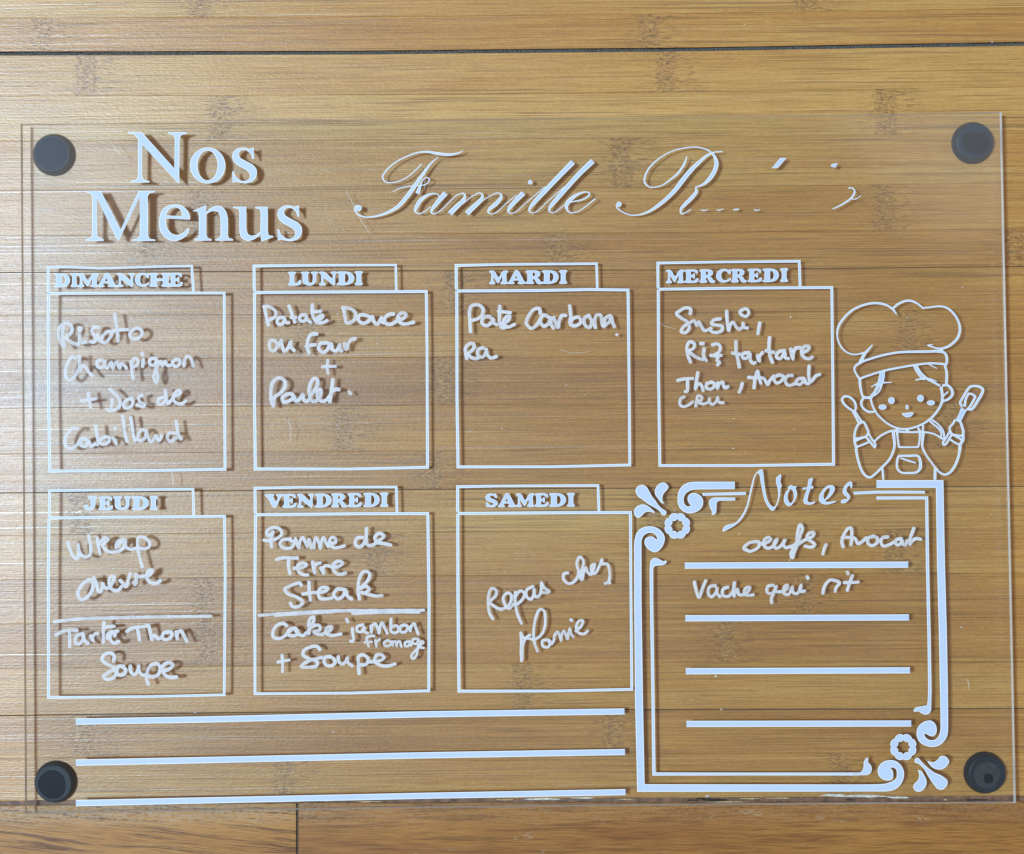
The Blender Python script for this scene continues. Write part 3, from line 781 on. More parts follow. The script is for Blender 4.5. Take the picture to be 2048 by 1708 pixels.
word(D, p_lun, "292,575 268,500 268,400 290,325 348,285 402,312 412,372 370,432 300,490 290,570 | 432,450 385,488 395,530 450,522 500,478 470,448 430,455 | 500,472 520,522 552,510 592,455 600,510 640,522 682,455 740,362 738,300 705,292 668,360 660,450 690,522 730,520 778,455 775,402 742,430 750,490 790,525 842,508 | 900,300 892,380 880,450 870,530 | 885,430 930,402 965,405 | 842,508 880,455", w=8.0, label="handwritten word Poulet")
word(D, p_lun, "1065,425 1085,452", w=6.4, name="ink_dot")

word(E, p_mar, "212,838 204,740 202,620 222,572 290,562 338,600 332,660 290,702 222,722 | 425,700 400,682 345,695 326,745 370,775 432,735 450,705 445,742 480,765 | 510,575 508,660 508,750 535,795 570,790 | 495,628 560,635 622,642 | 522,758 600,720 612,678 572,688 548,745 590,788 662,762", w=7.4, label="handwritten word Pate")
word(E, p_mar, "925,650 915,602 865,605 810,668 782,752 832,802 885,770 932,700 | 1015,690 960,665 925,715 955,778 1010,755 1035,690 1035,755 1060,800 | 1062,690 1082,745 1108,795 1120,720 1150,670 1188,672 | 1225,570 1235,660 1235,762 1290,775 1340,740 1322,690 1262,700 1235,740 | 1425,668 1376,700 1385,772 1430,792 1452,732 1418,668 | 1488,795 1482,720 1500,668 1542,668 1555,730 1572,782 1600,765 | 1645,672 1590,700 1590,752 1632,740 1650,680 1665,740 1685,788", w=7.4, label="handwritten word Carbona")
word(E, p_mar, "1706,866 1712,868", w=6.2, name="ink_dot")
word(E, p_mar, "172,1112 160,1045 158,1005 200,958 240,962 245,1002 200,1050 185,1060 222,1102 272,1110 300,1100 | 340,1002 292,1018 284,1070 330,1098 368,1050 370,1005 382,1070 420,1105 476,1090", w=7.4, label="handwritten syllable Ra")

word(F, p_mer, "412,655 416,605 365,593 305,622 272,652 320,695 382,735 404,790 365,845 318,835 345,785 420,738 455,725 478,775 500,735 525,780 558,825 600,815 | 722,705 652,718 628,755 680,768 742,785 732,828 680,845 622,828 625,800 | 785,625 790,720 805,825 820,770 850,738 885,790 912,812 950,785 955,742 962,790 1000,800", w=7.0, label="handwritten word Sushi")
word(F, p_mer, "935,622 978,600 1012,632 990,678 945,668 920,632 960,602", w=6.6, name="ink_ring")
word(F, p_mer, "1125,745 1115,800 1105,860", w=7.2, name="ink_comma")
word(F, p_mer, "415,1148 385,1070 380,980 410,940 456,962 442,1010 400,1032 450,1082 510,1112 545,1122 | 555,1008 548,1080 578,1135 | 515,958 548,958", w=7.0, label="handwritten word Riz")
word(F, p_mer, "638,972 690,962 720,990 705,1045 650,1080 * 700,1085 685,1130 715,1150 690,1178 | 620,1078 680,1085 732,1078", w=6.8, name="handwritten_letter", label="curled handwritten letter z")
word(F, p_mer, "880,935 882,1040 898,1110 915,1198 | 845,1055 900,1065 942,1070 | 1015,1050 955,1062 950,1105 990,1108 1022,1060 1025,1120 1055,1160 1080,1152 | 1100,1080 1120,1142 * 1122,1090 1155,1048 | 1225,895 1218,1000 1228,1080 1255,1152 | 1190,1030 1230,1040 1272,1050 | 1380,1030 1315,1045 1295,1098 1332,1112 1382,1055 1385,1100 1420,1112 | 1440,1012 1450,1070 1465,1122 * 1468,1060 1490,1008 1540,1000 | 1550,1050 1612,1028 1632,990 1582,988 1552,1040 1578,1100 1640,1112 1662,1095", w=7.4, label="handwritten word tartare")
word(G, p_mer, "282,310 360,296 440,292 | 385,315 385,370 380,425 358,425 | 490,232 475,320 462,405 * 490,350 520,352 545,418 | 630,328 580,348 580,390 630,398 666,352 625,326 | 695,335 690,398 * 712,345 745,328 752,360 768,388 800,375", w=7.0, label="handwritten word Thon")
word(G, p_mer, "945,340 932,390 912,432", w=7.0, name="ink_comma")
word(G, p_mer, "1065,390 1075,310 1100,215 1115,270 1135,342 | 1008,280 1080,285 1160,288 1180,310 1205,352 1230,310 1270,262 | 1325,252 1270,288 1295,338 1350,312 1366,268 1310,255 | 1460,262 1410,265 1385,312 1410,358 1470,352 1500,322 | 1575,290 1512,300 1500,342 1540,352 1585,300 1595,338 1625,342 | 1630,162 1625,250 1635,335 * 1662,310 1700,265 1740,250", w=7.0, label="handwritten word Avocat")
word(G, p_mer, "352,480 315,498 308,560 345,580 400,560 440,530 | 468,575 480,510 492,468 532,482 525,512 492,530 540,552 590,540 | 610,495 608,530 640,558 682,520 692,482 702,532 755,540", w=6.2, label="small handwritten word cru")

word(H, p_jeu, "288,690 315,780 350,845 382,855 395,780 390,705 * 400,780 430,822 480,840 515,812 518,720 498,620 | 588,645 598,720 618,812 | 605,720 640,660 690,645 700,660 655,700 645,730 682,772 740,792 780,785 820,775 866,725 862,662 800,680 775,750 * 870,665 880,735 930,762 985,750 1070,755 1118,735 1122,690 1070,642 1010,640 1002,740 1020,840 1050,942", label="handwritten word Wrap")
word(H, p_jeu, "532,1092 515,1072 470,1090 412,1150 388,1220 420,1275 472,1260 530,1190 545,1120 548,1048 580,1120 600,1190 622,1200 640,1140 642,1105 660,1150 700,1158 750,1090 760,1042 720,1050 708,1110 740,1172 800,1182 838,1140 | 820,1078 850,1110 880,1142 908,1070 925,1010 | 958,1098 975,1120 988,1070 975,1015 1010,1040 1070,1035 1130,1020 1150,975 1110,985 1092,1050 1130,1098 1190,1108 1235,1080", w=7.6, label="handwritten word chevre")
word(H, p_jeu, "145,1502,38 400,1475,38 800,1460,36 1300,1450,34 1755,1445,32", name="ink_rule")
word(I_, p_jeu, "162,615 250,572 380,565 | 300,575 305,650 305,735 | 440,600 372,628 360,690 400,705 442,655 440,600 460,670 495,702 | 520,622 545,682 * 540,642 562,602 592,600 | 655,485 650,570 650,690 | 650,540 700,530 762,525 | 690,650 700,600 740,580 800,575 | 765,625 770,580 730,600 720,660 760,698 808,682", w=7.2, label="handwritten word Tarte")
word(I_, p_jeu, "888,580 940,545 1050,530 1115,518 | 1000,545 1010,610 1020,668 | 1115,520 1130,590 1145,672 * 1160,620 1190,630 1210,655 1238,640 | 1330,580 1262,600 1256,650 1300,662 1350,622 1345,585 1300,580 | 1395,580 1410,672 * 1402,610 1440,572 1480,630 1505,680", w=7.4, label="handwritten word Thon")
word(I_, p_jeu, "755,885 758,822 710,798 650,825 638,870 700,920 762,950 782,1000 750,1052 680,1068 652,1040 700,1000 790,955 | 860,935 800,940 795,1015 850,1022 880,975 840,935 | 925,930 930,990 968,1020 1008,960 1010,920 * 1015,980 1050,1022 1085,1020 | 1110,1118 1092,1060 1110,960 1150,918 1202,910 1232,950 1210,1020 1150,1042 1100,1030 | 1240,980 1312,970 1362,920 1320,898 1260,930 1270,1010 1330,1048 1400,1045", w=7.6, label="handwritten word Soupe, lower left")

word(J, p_ven, "285,590 240,622 222,580 280,540 352,550 378,600 340,642 270,672 192,668 | 290,580 268,650 272,738 | 470,655 385,665 358,710 400,748 480,742 502,690 445,660 | 515,650 535,700 552,748 562,685 590,640 620,690 638,738 * 645,690 655,655 680,748 | 702,745 710,690 728,640 755,690 772,755 * 780,700 802,640 830,690 855,735 | 862,700 928,690 925,650 882,640 868,700 910,742 970,740 1022,725", w=7.0, label="handwritten word Pomme")
word(J, p_ven, "1210,640 1150,645 1128,700 1165,738 1212,710 1240,655 | 1245,545 1243,640 1255,715 1305,718 1380,668 1422,622 1372,598 1330,640 1360,692 1430,702 1495,718", w=7.4, label="handwritten word de")
word(J, p_ven, "320,865 380,850 540,850 | 450,862 445,930 462,1015 | 500,955 580,950 632,920 592,900 540,930 550,990 600,1022 645,1022 | 692,890 705,960 718,1018 * 705,950 730,912 772,900 | 775,948 792,980 808,1012 * 800,950 822,930 880,935 950,940 1002,902 960,882 905,920 910,980 960,1018 1030,1005", w=7.2, label="handwritten word Terre")
word(J, p_ven, "578,1130 560,1108 480,1128 408,1170 440,1215 530,1250 592,1300 560,1342 490,1348 465,1312 | 655,1095 658,1180 670,1282 | 592,1220 680,1205 740,1202 820,1190 850,1160 790,1152 750,1200 770,1262 830,1268 892,1260 | 1015,1172 940,1172 908,1230 950,1268 1010,1232 1030,1172 1050,1240 1095,1272 | 1172,1272 1158,1160 1178,1040 1220,988 1272,1002 1270,1060 1220,1120 1180,1162 1240,1138 1272,1170 1240,1202 1190,1202 1270,1222 1330,1238 1405,1235", w=7.2, label="handwritten word Steak")
word(J, p_ven, "142,1437,32 500,1412,36 900,1392,38 1400,1388,38 1832,1385,34 | 310,1440,26 600,1420,30 900,1402,30 | 1105,1412,44 1400,1402,46 1650,1398,44 1785,1404,36", name="ink_rule")
word(K, p_ven, "428,520 400,498 340,508 290,568 290,632 342,652 400,630 452,580 500,542 540,570 530,612 470,622 435,605 455,560 500,540 * 545,600 592,622 630,590 | 650,520 665,450 702,430 705,470 665,540 655,615 * 655,560 705,520 762,520 770,560 705,580 735,602 800,612 | 800,600 870,572 890,532 842,540 828,590 880,618 985,605", w=7.2, label="handwritten word Cake")
word(K, p_ven, "1038,450 1056,482 | 1100,545 1105,610 1112,660 1098,682 1080,675 | 1210,510 1152,528 1150,572 1192,582 1222,535 1225,580 1258,595 | 1290,520 1295,592 * 1300,532 1330,498 1360,550 1375,602 * 1380,542 1402,488 1430,540 1458,598 | 1495,450 1493,520 1500,580 1542,592 1576,560 1552,520 1510,530 | 1645,512 1590,528 1595,580 1642,582 1668,530 1625,510 | 1692,575 1700,530 1732,498 1752,550 1775,606", w=6.4, label="handwritten word jambon")
word(K, p_ven, "1325,625 1280,625 1245,642 1255,690 1265,732 | 1225,690 1300,685 | 1335,668 1347,738 * 1346,690 1382,660 | 1470,670 1425,690 1435,725 1480,722 1492,685 1450,670 | 1505,680 1512,735 * 1516,690 1540,678 1552,735 * 1560,690 1582,678 1602,735 | 1690,680 1642,690 1640,725 1672,727 1698,685 1702,722 | 1780,658 1722,658 1720,700 1757,702 1778,660 1772,740 1752,830 1720,857 1704,830 1740,780 1800,730 | 1788,712 1828,692 1812,678 1784,710 1800,742 1832,746", w=5.4, label="small handwritten word fromage")
word(K, p_ven, "380,820 386,900 384,992 | 336,892 400,880 456,870", w=6.4, label="handwritten plus sign before Soupe")
word(K, p_ven, "768,765 740,732 670,738 600,778 598,822 670,862 742,892 730,932 650,945 578,940 590,918 680,870 790,845 | 880,835 820,845 815,905 870,932 922,900 900,850 830,838 | 955,835 965,890 1000,912 1040,872 1045,835 * 1050,890 1100,932 | 1170,1012 1163,920 1165,835 1210,818 1262,860 1242,912 1170,922 | 1270,890 1372,880 1422,850 1400,818 1350,820 1328,880 1380,922 1460,932 1540,910", w=7.2, label="handwritten word Soupe beside a plus sign")

word(L_, p_sam, "440,655 408,600 393,520 395,420 425,342 472,358 465,420 408,480 450,522 510,552 572,540 622,480 626,408 590,388 548,430 560,500 602,548 655,500 | 668,380 668,480 690,600 732,702 | 668,425 720,368 762,390 750,442 690,502 650,512 | 850,322 785,360 788,430 830,452 862,390 860,345 862,395 885,432 918,410 935,350 935,278 * 960,330 1018,376 960,386 930,375", w=6.4, label="handwritten word Repas")
word(L_, p_sam, "1208,185 1170,190 1160,240 1210,292 1262,280 1305,225 1316,170 1300,80 1330,18 1366,60 1352,150 1332,235 * 1350,255 1370,180 1392,128 1412,180 1442,200 1472,140 1482,92 1450,110 1450,170 1482,190 1532,108 1556,42 * 1562,90 1612,92 1632,150 1636,230 1620,280 1585,292 | 1622,282 1638,286", w=6.2, label="handwritten word chez")
word(L_, p_sam, "725,795 730,880 728,980 734,1086 | 738,1060 742,960 760,880 790,838 822,820 | 725,800 750,845 800,855 870,862 932,820 967,750 977,650 960,568 920,558 880,640 860,740 858,850 872,920 898,986 | 1000,870 950,878 948,930 1002,942 1028,890 1000,862 * 1035,912 1062,880 1072,820 1102,788 1122,830 1140,882 * 1142,820 1167,778 1187,820 1202,862 1215,800 1226,750 * 1238,800 1262,840 | 1235,662 1250,672 | 1288,780 1342,730 1362,672 1320,678 1293,740 1310,792 1370,808 1412,778", w=6.0, label="handwritten word Mamie")

# ---------------------------------------------------------------- title lettering
title = empty("title_lettering"); title.parent = board; title['label'] = "large white serif title Nos Menus"
fill_shape("letter", [poly(T1, "(1308,328)(1450,328)(1785,700)(1790,400)(1775,360)(1720,345)(1722,330)(1912,330)(1910,345)(1860,355)(1838,390)(1835,850)(1825,852)(1455,455)(1452,770)(1470,815)(1530,830)(1530,845)(1342,845)(1342,830)(1395,818)(1412,780)(1415,400)(1370,350)(1310,342)")], title)
def ell(tile, cx, cy, rx, ry, n=56, skew=0.0):
    return [tile.p(cx + rx * math.cos(t) + skew * math.sin(t), cy + ry * math.sin(t)) for t in [i * 2 * math.pi / n for i in range(n)]]
fill_shape("letter", [ell(T2, 591, 671, 181, 184), ell(T2, 589, 670, 103, 153)], title)
s_txt = [(1525,1080),(1528,1195),(1512,1195),(1490,1140),(1440,1105),(1395,1110),(1370,1140),(1385,1180),(1440,1215),(1520,1260),(1555,1310),(1550,1375),(1510,1425),(1450,1445),(1390,1440),(1345,1428),(1310,1440),(1305,1325),(1320,1322),(1340,1375),(1390,1415),(1440,1420),(1480,1395),(1485,1350),(1450,1310),(1360,1260),(1320,1220),(1305,1170),(1320,1120),(1370,1085),(1430,1080),(1490,1092),(1510,1080)]
def sm(tile, pts, sharp=()):
    """closed outline; corners listed in `sharp` (indices) kept, the rest splined"""
    out = []; n = len(pts); sharp = sorted(sharp)
    q = [tile.p(*p) for p in pts]
    if not sharp: return spl(q)
    for a, b in zip(sharp, sharp[1:] + [sharp[0] + n]):
        seg = [q[i % n] for i in range(a, b + 1)]
        if len(seg) > 2: r = [v[:2] for v in catmull(seg, 1.5)]
        else: r = seg
        out += r[:-1]
    return out
sh_s = (0, 1, 2, 16, 17, 18, 32)
fill_shape("letter", [sm(T2, [(x - 463, y - 592) for x, y in s_txt], sh_s)], title)
fill_shape("letter", [poly(T1, "(868,930)(1032,930)(1235,1330)(1420,930)(1585,930)(1582,945)(1530,955)(1512,985)(1512,1380)(1530,1420)(1590,1430)(1590,1443)(1355,1443)(1357,1428)(1415,1415)(1432,1380)(1432,985)(1215,1440)(1205,1440)(990,1000)(990,1370)(1005,1410)(1062,1425)(1062,1443)(870,1443)(870,1428)(925,1415)(945,1375)(945,990)(925,955)(870,942)")], title)
e_o = [(410,1225),(162,1212),(166,1280),(195,1340),(240,1375),(290,1380),(340,1360),(385,1312),(405,1318),(385,1370),(340,1415),(280,1440),(220,1440),(150,1405),(110,1350),(92,1270),(100,1190),(130,1120),(190,1080),(250,1070),(320,1080),(370,1115),(400,1165)]
fill_shape("letter", [sm(T2, e_o, (0, 1, 7, 8)), sm(T2, [(165,1182),(325,1190),(325,1150),(300,1115),(255,1098),(205,1115),(175,1150)], (0, 1))], title)
fill_shape("letter", [poly(T2, "(440,1135)(568,1080)(575,1085)(570,1150)(605,1118)(645,1092)(690,1082)(725,1088)(755,1108)(778,1140)(790,1175)(795,1215)(795,1380)(805,1412)(850,1425)(850,1440)(668,1440)(668,1425)(708,1415)(722,1380)(722,1230)(716,1180)(700,1150)(672,1136)(635,1138)(600,1152)(575,1175)(575,1380)(588,1412)(630,1425)(630,1440)(450,1440)(452,1425)(490,1412)(502,1380)(502,1180)(492,1145)(475,1135)(445,1142)")], title)
fill_shape("letter", [poly(T2, "(850,1093)(985,1093)(985,1300)(990,1345)(1005,1375)(1035,1390)(1075,1385)(1105,1370)(1130,1348)(1133,1160)(1125,1120)(1078,1107)(1078,1093)(1205,1093)(1205,1340)(1215,1385)(1262,1392)(1262,1405)(1150,1445)(1138,1443)(1135,1375)(1100,1405)(1060,1430)(1010,1443)(960,1432)(930,1400)(918,1355)(915,1300)(915,1150)(905,1115)(850,1105)")], title)
fill_shape("letter", [sm(T2, s_txt, sh_s)], title)

def script(tile, parent, strokes, name="letter", label=None, w=2.0, rim=1.3):
    bm = bmesh.new()
    for s_ in strokes.strip().split('|'):
        ribbon(bm, stroke_pts(tile, s_.strip(), w, 1.5), 'flat', nextz(), rim=rim, mat_core=0, mat_rim=1, zinc=0.00000015)
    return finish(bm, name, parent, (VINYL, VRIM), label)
fam = empty("script_lettering"); fam.parent = board; fam['label'] = "slanted white script word Famille"
sc = script(U1, fam, "1578,262,6 1550,280,12 1480,305,24 1380,315,34 1250,302,36 1120,280,26 1000,288,18 850,340,15 700,420,15 590,520,17 545,600,19 575,660,15 640,675,13 740,660,12 850,610,12 950,530,12 1045,435,14 | 1258,348,8 1170,420,20 1070,550,36 960,710,50 850,860,50 740,980,42 600,1060,30 450,1105,20 330,1115,16 230,1080,18 188,1020,18 205,978,22 235,975,34 | 675,792,8 760,748,11 870,722,12 1000,712,12 1100,695,13 1146,640,14 1115,608,13 1060,640,14 1032,700,24 1010,760,42 990,815,50")
fill_shape("curl", [ell(U1, 240, 1000, 37, 37, 24)], sc, rim=0.9)
script(U1, fam, "1262,880,8 1265,835,12 1200,812,15 1110,840,32 1030,900,48 980,980,46 962,1040,24 1010,1072,12 1080,1045,11 1160,980,11 | 1352,806,66 1270,900,54 1190,1000,40 1168,1052,24 1200,1074,12 1300,1020,11 1400,920,11 1500,832,12 1575,806,14")
script(U1, fam, "1560,808,12 1592,818,20 1596,860,34 1570,910,50 1500,975,58 1405,1070,64 | 1440,1045,8 1600,920,10 1720,830,11 1790,806,14 1822,830,24 1812,880,40 1770,930,54 1710,985,60 1622,1070,64 | 1662,1045,8 1820,910,10 1950,828,11 2020,806,13 2062,830,24 2054,875,42 1990,950,52 1915,1010,40 1894,1050,18 1935,1074,11 2010,1048,11 2114,950,10 2260,832,11")
script(U2, fam, "684,806,64 600,890,56 515,985,46 488,1040,24 520,1068,12 590,1045,11 720,930,10 850,820,10 960,725,12")
fill_shape("letter_dot", [ell(U2, 770, 668, 28, 28, 20)], fam, rim=0.9)
script(U2, fam, "1318,410,66 1150,580,60 960,780,56 820,930,50 765,1005,32 762,1045,16 800,1062,11 860,1040,11 980,930,10 1100,820,10 1205,730,12")
script(U2, fam, "1572,396,66 1400,560,60 1210,770,56 1070,930,50 1018,1000,32 1016,1040,16 1060,1060,11 1120,1030,11 1240,930,11")
script(U2, fam, "1240,930,11 1330,915,15 1440,890,17 1510,850,19 1530,812,19 1490,793,13 1420,805,22 1320,860,42 1250,930,50 1235,990,36 1250,1035,18 1300,1060,13 1380,1042,12 1480,980,12 1605,878,16")
fam2 = empty("script_lettering"); fam2.parent = board; fam2['label'] = "partial white script name beside Famille, mostly missing"
sc = script(U3, fam2, "1568,275,12 1460,285,15 1380,320,28 1260,420,44 1150,530,54 1060,640,58 960,770,52 850,880,46 740,970,40 620,1045,28 500,1085,17 400,1090,14 290,1050,14 215,990,15 213,950,20 | 1112,338,12 1080,430,26 1000,550,26 900,635,20 800,705,14 700,732,13 640,730,15 575,680,22 570,620,22 620,500,20 750,370,16 900,280,13 1050,235,13 1200,218,14 1300,230,15 1400,270,17 1460,330,32 1490,420,50 1475,500,52 1420,600,52 1330,690,30 1220,735,14")
fill_shape("curl", [ell(U3, 244, 950, 32, 32, 24)], sc, rim=0.9)
script(U3, fam2, "1220,735,12 1235,780,36 1180,860,48 1090,950,44 1035,1015,28 1040,1070,16 1090,1060,12 1165,1015,10")
fill_shape("letter", [poly(U4, "(770,358)(852,358)(740,485)(660,490)")], fam2)
fill_shape("letter", [poly(U4, "(1430,435)(1505,422)(1480,482)(1418,468)")], fam2, rim=0.8)
script(U4, fam2, "1640,745,14 1690,742,15 1724,785,20 1690,860,24 1600,930,21 1500,985,16 1440,1012,10 | 1672,878,9 1730,885,12 1800,840,9")
script(U3, fam2, "1285,1018,6 1330,1030,14 1385,1018,6 | 1490,1022,8 1530,1026,14 1580,1008,8 | 1965,1016,8 2000,1028,14 2050,1020,8", name="letter_fragment")
fill_shape("letter_fragment", [poly(U3, "(1715,1010)(1785,1006)(1770,1026)(1698,1030)")], fam2, rim=0.7)

# ---------------------------------------------------------------- lower ruled lines
tape("ruled_line", board, ["151.5,1443.2,12.4 400,1439,12.4 850,1428.5,12.2 1249,1422.8,12"], "top of the three long white ruled lines", rim=1.3)
tape("ruled_line", board, ["151.5,1525.2,12.4 400,1520.3,12.4 850,1510.5,12.2 1250,1504,12"], "middle of the three long white ruled lines", rim=1.3)
tape("ruled_line", board, ["151.8,1606.2,12.4 400,1601,12.2 850,1591.5,12 1251,1584.2,12"], "bottom of the three long white ruled lines", rim=1.3)

# ---------------------------------------------------------------- notes panel
notes = empty("notes_panel"); notes.parent = board; notes['label'] = "ornamental white frame headed Notes with scrolls and flowers"
def outline(nm, tile, txt, closed_spl=True, rim=1.3, label=None, sharp=()):
    pts = [tuple(float(a) for a in tk.strip('()').split(',')) for tk in txt.replace(')(', ') (').split()]
    fill_shape(nm, [sm(tile, pts, sharp)], notes, rim=rim, label=label)
outline("scroll_ornament", O_, "(135,1500)(133,1300)(140,1180)(170,1070)(230,1005)(310,975)(400,972)(480,1000)(545,1055)(580,1130)(572,1210)(530,1290)(480,1335)(430,1348)(370,1325)(305,1265)(285,1200)(300,1150)(350,1122)(400,1122)(440,1145)(468,1170)(470,1140)(440,1090)(395,1065)(330,1070)(275,1105)(245,1165)(240,1300)(240,1500)", sharp=(0, 1, 21, 28, 29))
outline("scroll_ornament", O_, "(1605,318)(1605,425)(1050,430)(960,445)(890,490)(860,550)(862,620)(890,665)(930,680)(965,665)(930,620)(915,560)(940,505)(1000,485)(1070,500)(1125,550)(1143,610)(1125,690)(1060,750)(960,778)(880,765)(810,710)(775,640)(775,500)(800,430)(850,370)(930,330)(1040,318)", sharp=(0, 1, 2, 9, 27))
outline("scroll_ornament", P_, "(1230,0)(1237,400)(1232,560)(1205,640)(1150,680)(1090,683)(1040,655)(1015,615)(1020,590)(1060,610)(1110,632)(1150,622)(1180,580)(1183,520)(1160,460)(1110,420)(1060,418)(1000,440)(940,490)(912,560)(915,640)(950,710)(1010,750)(1090,775)(1170,772)(1250,735)(1305,670)(1332,600)(1340,400)(1335,0)", sharp=(0, 1, 8, 28, 29))
outline("scroll_ornament", P_, "(0,1290)(350,1288)(480,1278)(580,1245)(635,1205)(640,1150)(632,1090)(600,1062)(545,1058)(580,1100)(590,1150)(585,1200)(560,1228)(510,1235)(450,1220)(395,1170)(378,1100)(395,1040)(450,985)(530,958)(610,965)(680,1010)(725,1080)(738,1160)(715,1250)(660,1325)(580,1370)(480,1385)(0,1385)", sharp=(0, 1, 4, 8, 27, 28))
tape("frame_band", notes, ["1275.6,1119,14.6 1275.7,1200,14.4 1278,1400,15.6 1281.8,1576,15 1490,1576,14.4 1706,1576,14"], rim=1.3, lift=0.00005)
tape("frame_band", notes, ["1752.8,968,15 1879.3,967.8,15 1882,1130,15.6 1885.6,1260,15.6 1888,1386,15.6"], rim=1.3, lift=0.00005)
outline("swoosh_line", Q_, "(730,620)(745,520)(800,450)(880,440)(960,470)(1060,520)(1110,500)(1140,520)(1130,555)(1070,600)(970,620)(860,635)(805,680)(808,1000)(808,1650)(735,1650)(724,1000)", sharp=(12, 13, 14, 15, 16))
outline("swoosh_line", P_, "(0,1128)(130,1128)(165,1105)(185,1050)(190,980)(230,925)(248,930)(245,980)(285,1030)(297,1080)(280,1130)(240,1160)(0,1168)", sharp=(0, 1, 11, 12), rim=1.1)
tape("frame_line", notes, ["1303.2,1208,6.2 1306,1400,6 1307.8,1548,6.2 1500,1548,5.4 1706,1548,5.6"], rim=1.2, lift=0.00005)
outline("swoosh_line", P_, "(1068,0)(1062,150)(1050,210)(960,225)(900,240)(868,275)(880,298)(930,290)(980,320)(1035,335)(1085,315)(1108,270)(1112,0)", sharp=(0, 1, 2, 11, 12), rim=1.1)
tape("frame_line", notes, ["1752.8,996,5.8 1853.3,995.8,5.8 1855,1130,6.2 1858,1270,6.2 1859.8,1386,6.4"], rim=1.2, lift=0.00005)
outline("swoosh_line", O_, "(1610,550)(1612,592)(1380,595)(1345,620)(1338,700)(1330,770)(1300,800)(1270,800)(1272,760)(1245,700)(1228,620)(1250,575)(1300,552)(1400,548)", sharp=(0, 1, 2, 13), rim=1.1)
fill_shape("frame_line", [poly(O_, "(1125,483)(1450,475)(1770,468)(1768,510)(1450,515)(1140,522)")], notes)
fill_shape("frame_line", [poly(N_, "(415,465)(740,450)(1100,449)(1460,452)(1462,490)(1100,489)(760,490)(425,505)")], notes)
outline("leaf_ornament", O_, "(155,450)(180,390)(250,365)(310,390)(350,450)(400,540)(450,600)(485,655)(540,710)(600,750)(605,780)(575,810)(545,805)(510,750)(440,700)(350,650)(270,590)(190,530)")
outline("leaf_ornament", O_, "(440,440)(480,365)(560,328)(600,345)(635,395)(610,440)(560,500)(545,580)(570,640)(530,625)(480,560)(445,510)", sharp=(8,))
outline("leaf_ornament", O_, "(130,750)(170,685)(250,650)(320,665)(370,700)(435,760)(425,775)(360,755)(290,770)(240,820)(190,845)(150,820)", sharp=(5, 6))
outline("leaf_ornament", P_, "(880,965)(905,928)(940,935)(980,985)(1060,1060)(1150,1125)(1250,1170)(1330,1240)(1325,1300)(1280,1350)(1240,1362)(1190,1345)(1130,1270)(1070,1180)(1010,1080)(940,1010)(890,990)")
outline("leaf_ornament", P_, "(1045,958)(1090,980)(1140,985)(1200,950)(1230,910)(1280,900)(1330,930)(1353,980)(1320,1040)(1260,1080)(1200,1085)(1130,1060)(1080,1010)", sharp=(0,))
outline("leaf_ornament", P_, "(920,1090)(970,1105)(1010,1160)(1045,1240)(1035,1310)(990,1370)(940,1388)(890,1375)(862,1325)(880,1280)(920,1240)(942,1190)(940,1130)", sharp=(0,))
def flower(tile, cx, cy, rr, sy=1.0):
    o, i_ = [], []
    for q in range(96):
        t = q * 2 * math.pi / 96
        c = abs(math.cos(4 * (t - math.pi / 8)))
        r = rr * (0.885 + 0.13 * c ** 0.6)
        o.append(tile.p(cx + r * math.cos(t), cy + r * math.sin(t) * sy))
    for q in range(48):
        t = q * 2 * math.pi / 48
        c = abs(math.cos(4 * (t - math.pi / 8)))
        r = rr * (0.56 - 0.13 * c ** 0.7)
        i_.append(tile.p(cx + r * math.cos(t), cy + r * math.sin(t) * sy))
    fill_shape("flower_ornament", [o, i_], notes, rim=1.1)
flower(O_, 765, 964, 190); flower(P_, 728, 780, 182)
fill_shape("heading_letter", [sm(R_, [(103,1038),(115,1045),(200,1010),(300,950),(390,860),(450,760),(490,650),(520,520),(555,380),(580,260),(610,200),(630,190),(650,220),(670,330),(690,430),(710,530),(740,620),(780,690),(820,735),(842,742),(870,725),(905,660),(935,580),(955,480),(958,405),(980,385),(965,350),(955,300),(965,260),(962,208),(945,212),(925,235),(900,250),(893,310),(905,370),(918,410),(925,500),(915,590),(890,660),(865,685),(830,675),(790,630),(760,560),(740,470),(720,340),(710,230),(700,160),(685,133),(660,140),(610,180),(570,240),(545,320),(520,420),(495,530),(470,640),(440,720),(390,810),(330,890),(280,925),(190,945),(140,970)], (0, 24, 25, 29, 35, 38, 59))], notes, rim=0.9)
fill_shape("heading_letter", [sm(R_, [(1058,405),(1105,365),(1150,385),(1195,380),(1180,420),(1197,480),(1190,540),(1150,620),(1110,665),(1075,675),(1035,650),(1010,600),(1010,540),(1035,470),(1080,420)], (0, 1, 2, 3, 4, 14)), sm(R_, [(1100,425),(1070,480),(1060,540),(1075,600),(1105,632),(1140,600),(1155,530),(1145,470),(1120,430)])], notes, rim=0.9)
fill_shape("heading_letter", [sm(R_, [(1370,280),(1420,258),(1428,270),(1405,380),(1440,385),(1435,418),(1395,420),(1360,530),(1355,600),(1380,620),(1420,615),(1465,605),(1465,620),(1430,645),(1370,652),(1315,640),(1292,610),(1300,560),(1345,425),(1280,435),(1282,405),(1350,400)], (0, 1, 2, 3, 4, 5, 6, 11, 12, 18, 19, 20, 21))], notes, rim=0.9)
